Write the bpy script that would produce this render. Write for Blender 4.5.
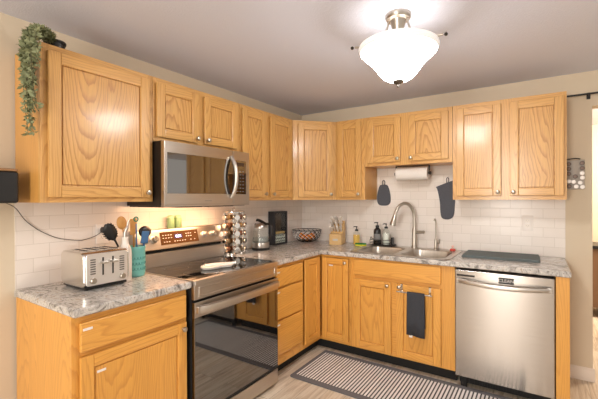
import bpy, bmesh, math, random
from mathutils import Vector, Matrix
from math import sin, cos, pi, radians as R

for o in list(bpy.data.objects):
    bpy.data.objects.remove(o)
S = bpy.context.scene
COL = S.collection

# ------------------------------------------------------------------ camera
cd = bpy.data.cameras.new('camera')
cam = bpy.data.objects.new('camera', cd)
COL.objects.link(cam)
yaw, pit, rol = 0.5734, -0.0016, -0.0035
fwd = Vector((-sin(yaw) * cos(pit), cos(yaw) * cos(pit), sin(pit)))
rt = Vector((cos(yaw), sin(yaw), 0))
up = rt.cross(fwd)
rt2 = rt * cos(rol) + up * sin(rol)
up2 = up * cos(rol) - rt * sin(rol)
m = Matrix((rt2, up2, -fwd)).transposed().to_4x4()
m.translation = Vector((2.3103, -3.4421, 1.3959))
cam.matrix_world = m
cd.sensor_width = 36
cd.lens = 358.4758 * 36 / 598
cd.shift_x = -9.25 / 598
cd.shift_y = -0.84 / 598
cd.clip_start = 0.02
S.camera = cam

# ------------------------------------------------------------------ world, lights, exposure
W = bpy.data.worlds.new('world')
S.world = W
W.use_nodes = True
wb = W.node_tree.nodes['Background']
wb.inputs[0].default_value = (1.0, 0.90, 0.79, 1)
wb.inputs[1].default_value = 0.54


def area(name, loc, look, size, sizey, power, col):
    d = bpy.data.lights.new(name, 'AREA')
    d.shape = 'RECTANGLE'
    d.size, d.size_y, d.energy, d.color = size, sizey, power, col
    o = bpy.data.objects.new(name, d)
    COL.objects.link(o)
    o.location = loc
    o.rotation_euler = (Vector(look) - Vector(loc)).to_track_quat('-Z', 'Y').to_euler()
    return o


area('rear_fill', (1.75, -5.4, 1.5), (1.6, -1.0, 1.0), 0.7, 1.6, 40, (1.0, 0.95, 0.88))  # added fill behind the camera, no window there; placed to streak the dishwasher
area('hood_light', (0.24, -1.72, 1.325), (0.10, -1.72, 0.9), 0.62, 0.16, 3.4, (1.0, 0.55, 0.28))
area('next_room_light', (3.6, 1.3, 2.2), (3.0, 2.2, 1.2), 0.6, 0.6, 60, (1.0, 0.80, 0.6))
LAMP_EMIT = 25.0
BULB_W = 0.16

S.view_settings.view_transform = 'Standard'
S.view_settings.look = 'None'
S.view_settings.gamma = 1
S.view_settings.use_curve_mapping = False
S.view_settings.exposure = 0.78


# ------------------------------------------------------------------ materials
def s2l(c):
    return tuple(((x / 255) / 12.92 if x / 255 <= .04045 else ((x / 255 + .055) / 1.055) ** 2.4) for x in c) + (1,)


class NT:
    def __init__(s, name):
        s.m = bpy.data.materials.new(name)
        s.m.use_nodes = True
        s.t = s.m.node_tree
        s.b = s.t.nodes['Principled BSDF']
        s.out = s.t.nodes['Material Output']

    def n(s, ty, **kw):
        x = s.t.nodes.new(ty)
        for k, v in kw.items():
            setattr(x, k, v)
        return x

    def l(s, a, b):
        s.t.links.new(a, b)

    def set(s, **kw):
        for k, v in kw.items():
            s.b.inputs[k.replace('_', ' ')].default_value = v

    def obj(s, rnd=0.0):
        tc = s.n('ShaderNodeTexCoord')
        if not rnd:
            return tc.outputs['Object']
        oi = s.n('ShaderNodeObjectInfo')
        ml = s.n('ShaderNodeVectorMath', operation='MULTIPLY_ADD')
        cb = s.n('ShaderNodeCombineXYZ')
        mm = s.n('ShaderNodeMath', operation='MULTIPLY')
        s.l(oi.outputs['Random'], mm.inputs[0])
        mm.inputs[1].default_value = rnd
        for i in range(3):
            s.l(mm.outputs[0], cb.inputs[i])
        ml.inputs[1].default_value = (1, 1, 1)
        s.l(tc.outputs['Object'], ml.inputs[0])
        s.l(cb.outputs[0], ml.inputs[2])
        return ml.outputs[0]

    def map(s, v, scale=(1, 1, 1), loc=(0, 0, 0), rot=(0, 0, 0)):
        x = s.n('ShaderNodeMapping')
        x.inputs['Scale'].default_value = scale
        x.inputs['Location'].default_value = loc
        x.inputs['Rotation'].default_value = rot
        s.l(v, x.inputs['Vector'])
        return x.outputs[0]

    def noise(s, v, scale, detail=3, dist=0.0, rough=.5):
        x = s.n('ShaderNodeTexNoise')
        x.inputs['Scale'].default_value = scale
        x.inputs['Detail'].default_value = detail
        x.inputs['Distortion'].default_value = dist
        x.inputs['Roughness'].default_value = rough
        s.l(v, x.inputs['Vector'])
        return x.outputs['Fac']

    def ramp(s, f, stops):
        x = s.n('ShaderNodeValToRGB')
        e = x.color_ramp.elements
        while len(e) < len(stops):
            e.new(0.5)
        for i, (p, c) in enumerate(stops):
            e[i].position = p
            e[i].color = c if len(c) == 4 else c + (1,)
        s.l(f, x.inputs[0])
        return x.outputs[0]

    def mix(s, f, a, b, mode='MIX'):
        x = s.n('ShaderNodeMix', data_type='RGBA', blend_type=mode)
        for sock, val in ((x.inputs['Factor'], f), (x.inputs[6], a), (x.inputs[7], b)):
            if hasattr(val, 'is_output'):
                s.l(val, sock)
            elif isinstance(val, (int, float)):
                sock.default_value = val
            else:
                sock.default_value = val
        return x.outputs[2]

    def bump(s, h, strength=.2, dist=.01):
        x = s.n('ShaderNodeBump')
        x.inputs['Strength'].default_value = strength
        x.inputs['Distance'].default_value = dist
        s.l(h, x.inputs['Height'])
        s.l(x.outputs[0], s.b.inputs['Normal'])

    def col(s, c):
        s.l(c, s.b.inputs['Base Color'])


def plain(name, rgb, rough=.5, metal=0.0, **kw):
    t = NT(name)
    t.set(Base_Color=s2l(rgb), Roughness=rough, Metallic=metal)
    for k, v in kw.items():
        t.set(**{k: v})
    return t.m


def oak(name, horiz=False, contrast=1.0, light=(228, 177, 104), dark=(166, 108, 48)):
    t = NT(name)
    v = t.obj(13.7)
    if horiz:
        v = t.map(v, rot=(0, R(90), 0))
    # cathedral grain: rings round a trunk axis tilted against the face
    base = t.map(v, scale=(1, 1, .13))
    nz = t.noise(base, 7, 2)
    off = t.n('ShaderNodeVectorMath', operation='MULTIPLY_ADD')
    cb = t.n('ShaderNodeCombineXYZ')
    t.l(nz, cb.inputs[0])
    t.l(nz, cb.inputs[1])
    t.l(cb.outputs[0], off.inputs[0])
    off.inputs[1].default_value = (.15, .15, 0)
    t.l(base, off.inputs[2])
    wv = t.n('ShaderNodeTexWave', wave_type='RINGS', rings_direction='SPHERICAL', wave_profile='SAW')
    wv.inputs['Scale'].default_value = 24
    wv.inputs['Distortion'].default_value = 1.5
    wv.inputs['Detail'].default_value = 2
    wv.inputs['Detail Scale'].default_value = 2.6
    oi = t.n('ShaderNodeObjectInfo')
    # wrap the random offset so the ring centre stays near each board
    wr = t.n('ShaderNodeVectorMath', operation='WRAP')
    wr.inputs[1].default_value = (.27, .23, .19)
    wr.inputs[2].default_value = (-.27, -.23, -.19)
    t.l(off.outputs[0], wr.inputs[0])
    t.l(wr.outputs[0], wv.inputs['Vector'])
    ring = t.ramp(wv.outputs['Fac'], [(0, (0, 0, 0)), (.55, (.12, .12, .12)), (.9, (1, 1, 1)), (1, (0, 0, 0))])
    pores = t.noise(t.map(v, scale=(260, 260, 7)), 1, 2)
    pr = t.ramp(pores, [(.45, (0, 0, 0)), (.75, (1, 1, 1))])
    tone = t.noise(t.map(v, scale=(14, 14, 1.2)), 1, 2)
    L, D = s2l(light), s2l(dark)
    mid = tuple(L[i] * .80 for i in range(3)) + (1,)
    c0 = t.mix(tone, L, mid)
    k = t.n('ShaderNodeMath', operation='MULTIPLY')
    t.l(ring, k.inputs[0])
    k.inputs[1].default_value = .72 * contrast
    c1 = t.mix(k.outputs[0], c0, D)
    k2 = t.n('ShaderNodeMath', operation='MULTIPLY')
    t.l(pr, k2.inputs[0])
    k2.inputs[1].default_value = .46 * contrast
    c2 = t.mix(k2.outputs[0], c1, D)
    t.col(c2)
    t.set(Roughness=.36, Coat_Weight=.35, Coat_Roughness=.16)
    t.bump(pores, .05, .002)
    return t.m


OAKV = oak('oak_vertical', False, .6)
OAKH = oak('oak_horizontal', True, .65)
OAKP = oak('oak_panel', False, 1.0)
OAKB = oak('oak_base_vertical', False, .55, (240, 176, 84), (186, 116, 44))
OAKBH = oak('oak_base_horizontal', True, .6, (240, 176, 84), (186, 116, 44))
OAKBP = oak('oak_base_panel', False, .62, (238, 174, 82), (184, 116, 46))
OAKS = oak('oak_side', False, .35, (224, 165, 86), (180, 118, 56))


def wall_mat():
    t = NT('wall_paint')
    v = t.obj()
    n = t.noise(v, 90, 3)
    t.set(Base_Color=s2l((214, 199, 175)), Roughness=.75)
    t.bump(n, .08, .004)
    return t.m


def ceil_mat():
    t = NT('ceiling_paint')
    v = t.obj()
    n = t.noise(v, 130, 4)
    t.set(Base_Color=s2l((216, 219, 232)), Roughness=.6)
    t.bump(n, .35, .006)
    return t.m


def tile_mat(name, axis):
    t = NT(name)
    v = t.obj()
    sp = t.n('ShaderNodeSeparateXYZ')
    t.l(v, sp.inputs[0])
    cb = t.n('ShaderNodeCombineXYZ')
    t.l(sp.outputs[axis], cb.inputs[0])
    t.l(sp.outputs[2], cb.inputs[1])
    mp = t.map(cb.outputs[0], loc=(0.03, -.923, 0))
    b = t.n('ShaderNodeTexBrick')
    b.inputs['Scale'].default_value = 1
    b.inputs['Brick Width'].default_value = .1524
    b.inputs['Row Height'].default_value = .0762
    b.inputs['Mortar Size'].default_value = .0016
    b.inputs['Mortar Smooth'].default_value = .3
    b.inputs['Color1'].default_value = s2l((236, 228, 220))
    b.inputs['Color2'].default_value = s2l((230, 221, 212))
    b.inputs['Mortar'].default_value = s2l((212, 203, 192))
    t.l(mp, b.inputs['Vector'])
    t.col(b.outputs['Color'])
    t.set(Roughness=.22)
    iv = t.n('ShaderNodeMath', operation='SUBTRACT')
    iv.inputs[0].default_value = 1
    t.l(b.outputs['Fac'], iv.inputs[1])
    t.bump(iv.outputs[0], .3, .002)
    return t.m


def floor_mat():
    t = NT('floor_planks')
    v = t.obj()
    sp = t.n('ShaderNodeSeparateXYZ')
    t.l(v, sp.inputs[0])
    cb = t.n('ShaderNodeCombineXYZ')
    t.l(sp.outputs[1], cb.inputs[0])
    t.l(sp.outputs[0], cb.inputs[1])
    b = t.n('ShaderNodeTexBrick')
    b.offset = .37
    b.inputs['Scale'].default_value = 1
    b.inputs['Brick Width'].default_value = 1.1
    b.inputs['Row Height'].default_value = .145
    b.inputs['Mortar Size'].default_value = .0012
    b.inputs['Color1'].default_value = (0, 0, 0, 1)
    b.inputs['Color2'].default_value = (1, 1, 1, 1)
    b.inputs['Mortar'].default_value = (.3, .3, .3, 1)
    t.l(cb.outputs[0], b.inputs['Vector'])
    off = t.n('ShaderNodeVectorMath', operation='MULTIPLY_ADD')
    t.l(b.outputs['Color'], off.inputs[0])
    off.inputs[1].default_value = (3, 3, 0)
    t.l(v, off.inputs[2])
    g = t.noise(t.map(off.outputs[0], scale=(16, 1.1, 1)), 1.6, 6, 1.2, .65)
    c = t.ramp(g, [(.25, s2l((168, 148, 126))), (.45, s2l((212, 195, 172))), (.6, s2l((234, 222, 204))), (.8, s2l((218, 202, 182)))])
    tint = t.ramp(b.outputs['Color'], [(0, (.80, .79, .78)), (1, (1.04, 1.02, 1.0))])
    c2 = t.mix(1.0, c, tint, 'MULTIPLY')
    k = t.n('ShaderNodeMath', operation='MULTIPLY')
    t.l(b.outputs['Fac'], k.inputs[0])
    k.inputs[1].default_value = .6
    t.col(t.mix(k.outputs[0], c2, s2l((90, 76, 62))))
    t.set(Roughness=.42)
    return t.m


def granite():
    t = NT('marbled_countertop')
    v = t.obj()
    a = t.noise(t.map(v, scale=(1, 1.6, 1), rot=(0, 0, .5)), 8.5, 8, 2.0, .68)
    c = t.ramp(a, [(.28, s2l((84, 80, 78))), (.39, s2l((136, 131, 126))), (.47, s2l((188, 183, 177))), (.55, s2l((212, 208, 202))),
                   (.62, s2l((168, 150, 130))), (.69, s2l((186, 181, 175))), (.82, s2l((120, 112, 106)))])
    f = t.noise(v, 85, 4, .3, .7)
    sp = t.ramp(f, [(.34, (1, 1, 1)), (.44, (0, 0, 0))])
    k = t.n('ShaderNodeMath', operation='MULTIPLY')
    t.l(sp, k.inputs[0])
    k.inputs[1].default_value = .7
    c2 = t.mix(k.outputs[0], c, s2l((78, 68, 60)))
    w = t.noise(v, 34, 4, .5, .6)
    wf = t.ramp(w, [(.55, (0, 0, 0)), (.72, (.45, .45, .45))])
    t.col(t.mix(wf, c2, s2l((230, 228, 224))))
    t.set(Roughness=.2)
    return t.m


def steel(name, rgb=(205, 198, 190), rough=.3, aniso=.55, axis='Z', streak=(3, 3, 300)):
    t = NT(name)
    v = t.obj()
    n = t.noise(t.map(v, scale=streak), 1, 3)
    c = t.ramp(n, [(.3, tuple(x * .9 for x in s2l(rgb)[:3])), (.7, s2l(rgb))])
    t.col(c)
    t.set(Metallic=1.0, Roughness=rough, Anisotropic=aniso, Anisotropic_Rotation=.25)
    tg = t.n('ShaderNodeTangent', direction_type='RADIAL', axis=axis)
    t.l(tg.outputs[0], t.b.inputs['Tangent'])
    return t.m


def fabric(name, a, b, scale=260, rough=.95, bump=.4):
    t = NT(name)
    v = t.obj()
    n = t.noise(v, scale, 3)
    t.col(t.mix(n, s2l(a), s2l(b)))
    t.set(Roughness=rough)
    t.bump(n, bump, .003)
    return t.m


def runner_mat(hx, hy):
    t = NT('runner_weave')
    v = t.obj()
    sp = t.n('ShaderNodeSeparateXYZ')
    t.l(v, sp.inputs[0])
    cb = t.n('ShaderNodeCombineXYZ')
    t.l(sp.outputs[1], cb.inputs[0])
    t.l(sp.outputs[0], cb.inputs[1])
    b = t.n('ShaderNodeTexBrick')
    b.offset = 0
    b.inputs['Scale'].default_value = 1
    b.inputs['Brick Width'].default_value = 3.0
    b.inputs['Row Height'].default_value = .025
    b.inputs['Mortar Size'].default_value = .0056
    b.inputs['Mortar Smooth'].default_value = .2
    b.inputs['Color1'].default_value = s2l((240, 236, 232))
    b.inputs['Color2'].default_value = s2l((224, 220, 216))
    b.inputs['Mortar'].default_value = s2l((74, 72, 73))
    t.l(t.map(cb.outputs[0], loc=(1.2, 0, 0)), b.inputs['Vector'])

    def edge(sock, h):
        ab = t.n('ShaderNodeMath', operation='ABSOLUTE')
        t.l(sock, ab.inputs[0])
        gt = t.n('ShaderNodeMath', operation='GREATER_THAN')
        t.l(ab.outputs[0], gt.inputs[0])
        gt.inputs[1].default_value = h
        return gt.outputs[0]
    mx = t.n('ShaderNodeMath', operation='MAXIMUM')
    t.l(edge(sp.outputs[0], hx), mx.inputs[0])
    t.l(edge(sp.outputs[1], hy), mx.inputs[1])
    n = t.noise(v, 300, 2)
    bd = t.mix(n, s2l((96, 94, 96)), s2l((122, 119, 120)))
    t.col(t.mix(mx.outputs[0], b.outputs['Color'], bd))
    t.set(Roughness=.95)
    t.bump(n, .3, .003)
    return t.m


def glass(name, tint=(.95, .97, .96), alpha=.78, rough=.03):
    """thin clear glass: mostly see-through, with a sharp reflection"""
    t = NT(name)
    tr = t.n('ShaderNodeBsdfTransparent')
    tr.inputs[0].default_value = tint + (1,)
    gl = t.n('ShaderNodeBsdfGlossy')
    gl.inputs['Roughness'].default_value = rough
    lw = t.n('ShaderNodeLayerWeight')
    lw.inputs['Blend'].default_value = .5
    pw = t.n('ShaderNodeMath', operation='POWER')
    t.l(lw.outputs['Facing'], pw.inputs[0])
    pw.inputs[1].default_value = 4
    fr = t.n('ShaderNodeMath', operation='MULTIPLY_ADD')
    t.l(pw.outputs[0], fr.inputs[0])
    fr.inputs[1].default_value = .55
    fr.inputs[2].default_value = .05
    mx = t.n('ShaderNodeMixShader')
    t.l(fr.outputs[0], mx.inputs[0])
    t.l(tr.outputs[0], mx.inputs[1])
    t.l(gl.outputs[0], mx.inputs[2])
    t.l(mx.outputs[0], t.out.inputs[0])
    return t.m


def emit(name, rgb, strength):
    t = NT(name)
    t.set(Base_Color=rgb + (1,), Emission_Color=rgb + (1,), Emission_Strength=strength, Roughness=.3)
    return t.m


WALL = wall_mat()
CEIL = ceil_mat()
TILE_B = tile_mat('subway_tile_back', 0)
TILE_L = tile_mat('subway_tile_left', 1)
FLOOR = floor_mat()
GRAN = granite()
STEEL = steel('stainless_steel')
STEELV = steel('stainless_steel_dishwasher', (190, 182, 174), .20, .88)
STEEL_SINK = steel('sink_steel', (205, 196, 186), .28, .2, 'Z', (60, 4, 4))
NICKEL = plain('brushed_nickel', (186, 178, 166), .28, 1.0)
SATIN = plain('satin_steel', (206, 199, 190), .34, 1.0)
CHROME = plain('chrome', (225, 222, 218), .1, 1.0)
BLACK = plain('black_plastic', (24, 23, 23), .35)
BLACKM = plain('matte_black', (22, 21, 21), .7)
DARKMET = plain('dark_metal', (52, 46, 42), .4, .6)
BGLASS = plain('black_glass', (12, 11, 11), .035, 0.0, IOR=2.9)
COOKTOP = plain('cooktop_glass', (14, 13, 13), .05, 0.0, IOR=2.1)
WHITE = plain('white_plastic', (238, 232, 226), .4)
CERAMIC = plain('white_ceramic', (238, 230, 220), .25)
PAPER = fabric('paper_towel', (240, 236, 230), (228, 222, 216), 120, .95, .2)
TRIMW = plain('trim_paint', (232, 220, 206), .45)
CHAR = fabric('charcoal_quilt', (70, 72, 79), (100, 102, 109), 300)
TOWEL = fabric('charcoal_towel', (46, 48, 54), (70, 72, 78), 220)
MATF = fabric('grey_green_mat', (92, 102, 104), (120, 128, 128), 200)
WOODL = fabric('pale_wood', (226, 190, 132), (206, 164, 104), 40, .5, .05)
WOODU = fabric('utensil_wood', (212, 160, 92), (188, 132, 70), 40, .55, .05)
TEAL = plain('teal_glaze', (126, 202, 196), .3)
TEALD = plain('teal_glaze_dark', (66, 150, 146), .35)
LEAF = fabric('sage_leaves', (112, 122, 88), (158, 160, 118), 30, .7, .1)
STEM = plain('plant_stem', (96, 90, 60), .7)
LABELG = plain('grey_paint', (150, 146, 142), .5)
ORANGE = fabric('orange_peel', (255, 158, 44), (248, 134, 26), 120, .45, .25)
GLASS = glass('clear_glass')
GLASSB = glass('smoked_glass', (.62, .62, .62))
RED = plain('red_plastic', (196, 58, 40), .4)


# ------------------------------------------------------------------ mesh helpers
class MB:
    def __init__(s):
        s.bm = bmesh.new()
        s.soft = False

    def merge(s, t, mi=0, mat=None):
        if mat is not None:
            bmesh.ops.transform(t, matrix=mat, verts=t.verts)
        mp = {v: s.bm.verts.new(v.co) for v in t.verts}
        for f in t.faces:
            try:
                nf = s.bm.faces.new([mp[v] for v in f.verts])
                nf.material_index = mi if mi is not None else f.material_index
            except ValueError:
                pass
        t.free()
        return s

    def box(s, x0, x1, y0, y1, z0, z1, mi=0, bev=0.0, seg=2, mat=None):
        t = bmesh.new()
        bmesh.ops.create_cube(t, size=1)
        for v in t.verts:
            v.co = Vector(((x0 + x1) / 2 + v.co.x * (x1 - x0), (y0 + y1) / 2 + v.co.y * (y1 - y0), (z0 + z1) / 2 + v.co.z * (z1 - z0)))
        if bev:
            s.soft = True
            bmesh.ops.bevel(t, geom=list(t.edges), offset=bev, segments=seg, profile=.5, affect='EDGES')
        return s.merge(t, mi, mat)

    def lathe(s, prof, n=24, c=(0, 0, 0), mi=0, mat=None, a0=0.0, a1=2 * pi):
        t = bmesh.new()
        full = abs(a1 - a0 - 2 * pi) < 1e-6
        rings = []
        for r, z in prof:
            if r < 1e-6:
                rings.append([t.verts.new((c[0], c[1], c[2] + z))])
            else:
                rings.append([t.verts.new((c[0] + r * cos(a0 + (a1 - a0) * i / n), c[1] + r * sin(a0 + (a1 - a0) * i / n), c[2] + z)) for i in range(n)])
        for a, b in zip(rings, rings[1:]):
            for i in range(n):
                j = (i + 1) % n
                if len(a) == 1 and len(b) == 1:
                    continue
                if len(a) == 1:
                    t.faces.new((a[0], b[j], b[i]))
                elif len(b) == 1:
                    t.faces.new((a[i], a[j], b[0]))
                else:
                    t.faces.new((a[i], a[j], b[j], b[i]))
        bmesh.ops.recalc_face_normals(t, faces=t.faces)
        return s.merge(t, mi, mat)

    def tube(s, pts, r, n=10, mi=0, closed=False, mat=None, flat=1.0):
        P = [Vector(p) for p in pts]
        rs = r if isinstance(r, (list, tuple)) else [r] * len(P)
        t = bmesh.new()
        rings = []
        N = len(P)
        prev = None
        for i, p in enumerate(P):
            if closed:
                d = P[(i + 1) % N] - P[i - 1]
            else:
                d = P[min(i + 1, N - 1)] - P[max(i - 1, 0)]
            d.normalize()
            if prev is None:
                u = d.orthogonal().normalized()
            else:
                u = (prev - d * prev.dot(d)).normalized()
            prev = u
            w = d.cross(u)
            rings.append([t.verts.new(p + (u * cos(2 * pi * k / n) + w * sin(2 * pi * k / n) * flat) * rs[i]) for k in range(n)])
        pairs = list(zip(rings, rings[1:])) + ([(rings[-1], rings[0])] if closed else [])
        for a, b in pairs:
            for k in range(n):
                t.faces.new((a[k], a[(k + 1) % n], b[(k + 1) % n], b[k]))
        if not closed:
            t.faces.new(rings[0])
            t.faces.new(rings[-1])
        bmesh.ops.recalc_face_normals(t, faces=t.faces)
        return s.merge(t, mi, mat)

    def cyl(s, p0, p1, r0, r1=None, n=18, mi=0, bev=0.0):
        p0, p1 = Vector(p0), Vector(p1)
        L = (p1 - p0).length
        r1 = r0 if r1 is None else r1
        q = Vector((0, 0, 1)).rotation_difference(p1 - p0).to_matrix().to_4x4()
        q.translation = p0
        pf = [(0, 0), (r0 - bev, 0), (r0, bev), (r1, L - bev), (r1 - bev, L), (0, L)] if bev else [(0, 0), (r0, 0), (r1, L), (0, L)]
        return s.lathe(pf, n, mi=mi, mat=q)

    def prism(s, poly, z0, z1, mi=0, bev=0.0, holes=(), mat=None, seg=2):
        """polygon (with optional holes) in xy, extruded z0..z1; bev softens the rims"""
        t = bmesh.new()

        def cap(z, ins, rev):
            es = []
            loops = []
            for k, lp in enumerate([poly] + list(holes)):
                q = offset(lp, ins if k == 0 else 0)
                vs = [t.verts.new((x, y, z)) for x, y in q]
                loops.append(vs)
                es += [t.edges.new((vs[i], vs[(i + 1) % len(vs)])) for i in range(len(vs))]
            if holes:
                bmesh.ops.triangle_fill(t, edges=es, use_beauty=True)
            else:
                t.faces.new(loops[0])
            return loops
        stack = []
        if bev:
            s.soft = True
            a = [cap(z0, bev, True)]
            mid0 = [[t.verts.new((x, y, z0 + bev)) for x, y in lp] for lp in [poly] + list(holes)]
            mid1 = [[t.verts.new((x, y, z1 - bev)) for x, y in lp] for lp in [poly] + list(holes)]
            b = cap(z1, bev, False)
            stack = [a[0], mid0, mid1, b]
        else:
            stack = [cap(z0, 0, True), cap(z1, 0, False)]
        for A, B in zip(stack, stack[1:]):
            for la, lb in zip(A, B):
                for i in range(len(la)):
                    j = (i + 1) % len(la)
                    t.faces.new((la[i], la[j], lb[j], lb[i]))
        bmesh.ops.recalc_face_normals(t, faces=t.faces)
        return s.merge(t, mi, mat)

    def ball(s, c, r, sc=(1, 1, 1), mi=0, u=16, v=10, mat=None):
        t = bmesh.new()
        bmesh.ops.create_uvsphere(t, u_segments=u, v_segments=v, radius=r)
        for q in t.verts:
            q.co = Vector((c[0] + q.co.x * sc[0], c[1] + q.co.y * sc[1], c[2] + q.co.z * sc[2]))
        return s.merge(t, mi, mat)

    def poly(s, pts, mi=0):
        f = s.bm.faces.new([s.bm.verts.new(p) for p in pts])
        f.material_index = mi
        return s

    def grid(s, rows, mi=0, closed=False):
        vs = [[s.bm.verts.new(p) for p in r] for r in rows]
        for a, b in zip(vs, vs[1:]):
            n = len(a)
            for i in range(n if closed else n - 1):
                f = s.bm.faces.new((a[i], a[(i + 1) % n], b[(i + 1) % n], b[i]))
                f.material_index = mi
        return s

    def build(s, name, mats, parent=None, loc=(0, 0, 0), rotz=0, ang=38, recalc=False):
        if recalc:
            bmesh.ops.recalc_face_normals(s.bm, faces=s.bm.faces)
        me = bpy.data.meshes.new(name)
        for f in s.bm.faces:
            f.smooth = True
        s.bm.to_mesh(me)
        s.bm.free()
        me.set_sharp_from_angle(angle=R(ang))
        for mt in (mats if isinstance(mats, (list, tuple)) else [mats]):
            me.materials.append(mt)
        o = bpy.data.objects.new(name, me)
        COL.objects.link(o)
        if s.soft:
            wn = o.modifiers.new('weighted_normal', 'WEIGHTED_NORMAL')
            wn.keep_sharp = True
            wn.weight = 100
        o.parent = parent
        o.location = loc
        o.rotation_euler = (0, 0, rotz)
        return o


def offset(poly, d):
    if not d:
        return list(poly)
    n = len(poly)
    area_ = sum(poly[i][0] * poly[(i + 1) % n][1] - poly[(i + 1) % n][0] * poly[i][1] for i in range(n))
    sg = 1 if area_ > 0 else -1
    out = []
    for i in range(n):
        p0, p1, p2 = Vector(poly[i - 1]), Vector(poly[i]), Vector(poly[(i + 1) % n])
        a, b = (p1 - p0).normalized(), (p2 - p1).normalized()
        na, nb = Vector((-a.y, a.x)) * sg, Vector((-b.y, b.x)) * sg
        q = (na + nb)
        q = q / max(q.dot(na), .2)
        out.append((p1.x + q.x * d, p1.y + q.y * d))
    return out


def rrect(x0, x1, y0, y1, r, n=5):
    P = []
    for cx, cy, a in ((x1 - r, y1 - r, 0), (x0 + r, y1 - r, 90), (x0 + r, y0 + r, 180), (x1 - r, y0 + r, 270)):
        for k in range(n + 1):
            t = R(a + 90 * k / n)
            P.append((cx + r * cos(t), cy + r * sin(t)))
    return P


def spline(pts, n=8):
    P = [Vector(p) for p in pts]
    P = [P[0] * 2 - P[1]] + P + [P[-1] * 2 - P[-2]]
    out = []
    for i in range(1, len(P) - 2):
        a, b, c, d = P[i - 1], P[i], P[i + 1], P[i + 2]
        for k in range(n):
            t = k / n
            out.append(.5 * ((2 * b) + (c - a) * t + (2 * a - 5 * b + 4 * c - d) * t * t + (3 * b - a - 3 * c + d) * t ** 3))
    out.append(P[-2])
    return out


def thing(name, label, cat, loc=(0, 0, 0), rotz=0.0, group=None):
    o = bpy.data.objects.new(name, None)
    o.empty_display_size = .05
    COL.objects.link(o)
    o.location = loc
    o.rotation_euler = (0, 0, rotz)
    return tag(o, label, cat, group)


def tag(o, label, cat, group=None):
    o['label'] = label
    o['category'] = cat
    if group:
        o['group'] = group
    return o


def struct(o):
    o['kind'] = 'structure'
    return o


# ------------------------------------------------------------------ the room
H = 2.35
DW0 = 2.645          # right end of the back wall, where the doorway starts
struct(MB().box(-.12, 6.0, -6.5, 4.0, -.1, 0).build('floor', FLOOR))
struct(MB().box(-.12, 6.0, -6.5, 4.0, H, H + .1).build('ceiling', CEIL))
struct(MB().box(-.12, 0, -6.5, 0.12, 0, H).build('wall_left', WALL))
wb_ = MB()
wb_.box(0, DW0, 0, .12, 0, H)
wb_.box(DW0, 3.55, 0, .12, 2.085, H)
wb_.box(3.55, 6.0, 0, .12, 0, H)
struct(wb_.build('wall_back', WALL))
struct(MB().box(1.0, 6.0, 2.6, 2.7, 0, H).build('wall_far', WALL))
struct(MB().box(0, .008, -2.700, 0, .885, 1.42).build('trim_1', TILE_L))
tb = MB()
tb.box(.008, .93, -.008, 0, .885, 1.42)
tb.box(.93, 1.70, -.008, 0, .885, 1.72)
tb.box(1.70, 2.478, -.008, 0, .885, 1.42)
struct(tb.build('trim_2', TILE_B))
bbp = [(0, 0), (.014, 0), (.014, .075), (.008, .09), (0, .098)]
bb = MB()
mt = Matrix(((0, 0, 1, 0), (-1, 0, 0, 0), (0, 1, 0, 0), (0, 0, 0, 1)))
bb.prism(bbp, 2.475, 2.659, mat=mt)
bb.box(DW0, DW0 + .014, 0, .12, 0, .09)
struct(bb.build('baseboard_back', TRIMW))
struct(MB().box(0, .014, -6.5, -2.72, 0, .09, bev=.004).build('baseboard_left', TRIMW))


# ------------------------------------------------------------------ cabinets
knob_prof = [(0, 0), (.007, 0), (.0055, .008), (.008, .012), (.0145, .017), (.0155, .022), (.013, .027), (.007, .0295), (0, .030)]
TOFRONT = Matrix.Rotation(R(90), 4, 'X')        # z of a lathe becomes -y (out of the front)


def knob(parent, x, y, z, mat_=None, name='knob'):
    q = Matrix.Translation((x, y, z)) @ TOFRONT
    return MB().lathe(knob_prof, 14, mat=q).build(name, mat_ or NICKEL, parent)


def door(parent, x0, x1, z0, z1, mats, kn=None, sw=.056, yf=0.0, tape=None, name='door'):
    """framed door in front of the plane y=yf: stiles, rails, a recessed panel"""
    v, h, p = mats
    T = .020
    b = MB()
    yf = yf - .0055
    T = .018
    y0, y1 = yf - T, yf
    bv = .0045
    b.box(x0, x0 + sw, y0, y1, z0, z1, 0, bv)
    b.box(x1 - sw, x1, y0, y1, z0, z1, 0, bv)
    b.box(x0 + sw, x1 - sw, y0 + .0004, y1, z0, z0 + sw, 1, bv)
    b.box(x0 + sw, x1 - sw, y0 + .0004, y1, z1 - sw, z1, 1, bv)
    d = b.build(name, [v, h], parent)
    # inner moulding slopes down to the panel
    i0, i1, j0, j1 = x0 + sw - .002, x1 - sw + .002, z0 + sw - .002, z1 - sw + .002
    q = MB()
    A = [(i0, y0 + .002, j0), (i1, y0 + .002, j0), (i1, y0 + .002, j1), (i0, y0 + .002, j1)]
    def ringpts(e, y):
        return [(i0 + e, y, j0 + e), (i1 - e, y, j0 + e), (i1 - e, y, j1 - e), (i0 + e, y, j1 - e)]
    lv = [A, ringpts(.0045, y0 + .004), ringpts(.0055, y0 + .0155), ringpts(.0085, y0 + .0155), ringpts(.0105, y0 + .0085)]
    for A_, B in zip(lv, lv[1:]):
        for k in range(4):
            q.poly([A_[k], A_[(k + 1) % 4], B[(k + 1) % 4], B[k]], 0)
    q.poly(B, 0)
    C = [(x, y1 - .002, z) for x, _, z in A]
    q.poly(C[::-1], 0)
    for k in range(4):
        q.poly([C[k], C[(k + 1) % 4], A[(k + 1) % 4], A[k]], 0)
    q.build('door_panel', p, d, recalc=True, ang=20)
    if kn:
        knob(d, kn[0], y0, kn[1])
    if tape:
        label_tape(d, tape[0], y0 + (.0085 if len(tape) > 2 else 0), tape[1])
    return d


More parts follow.
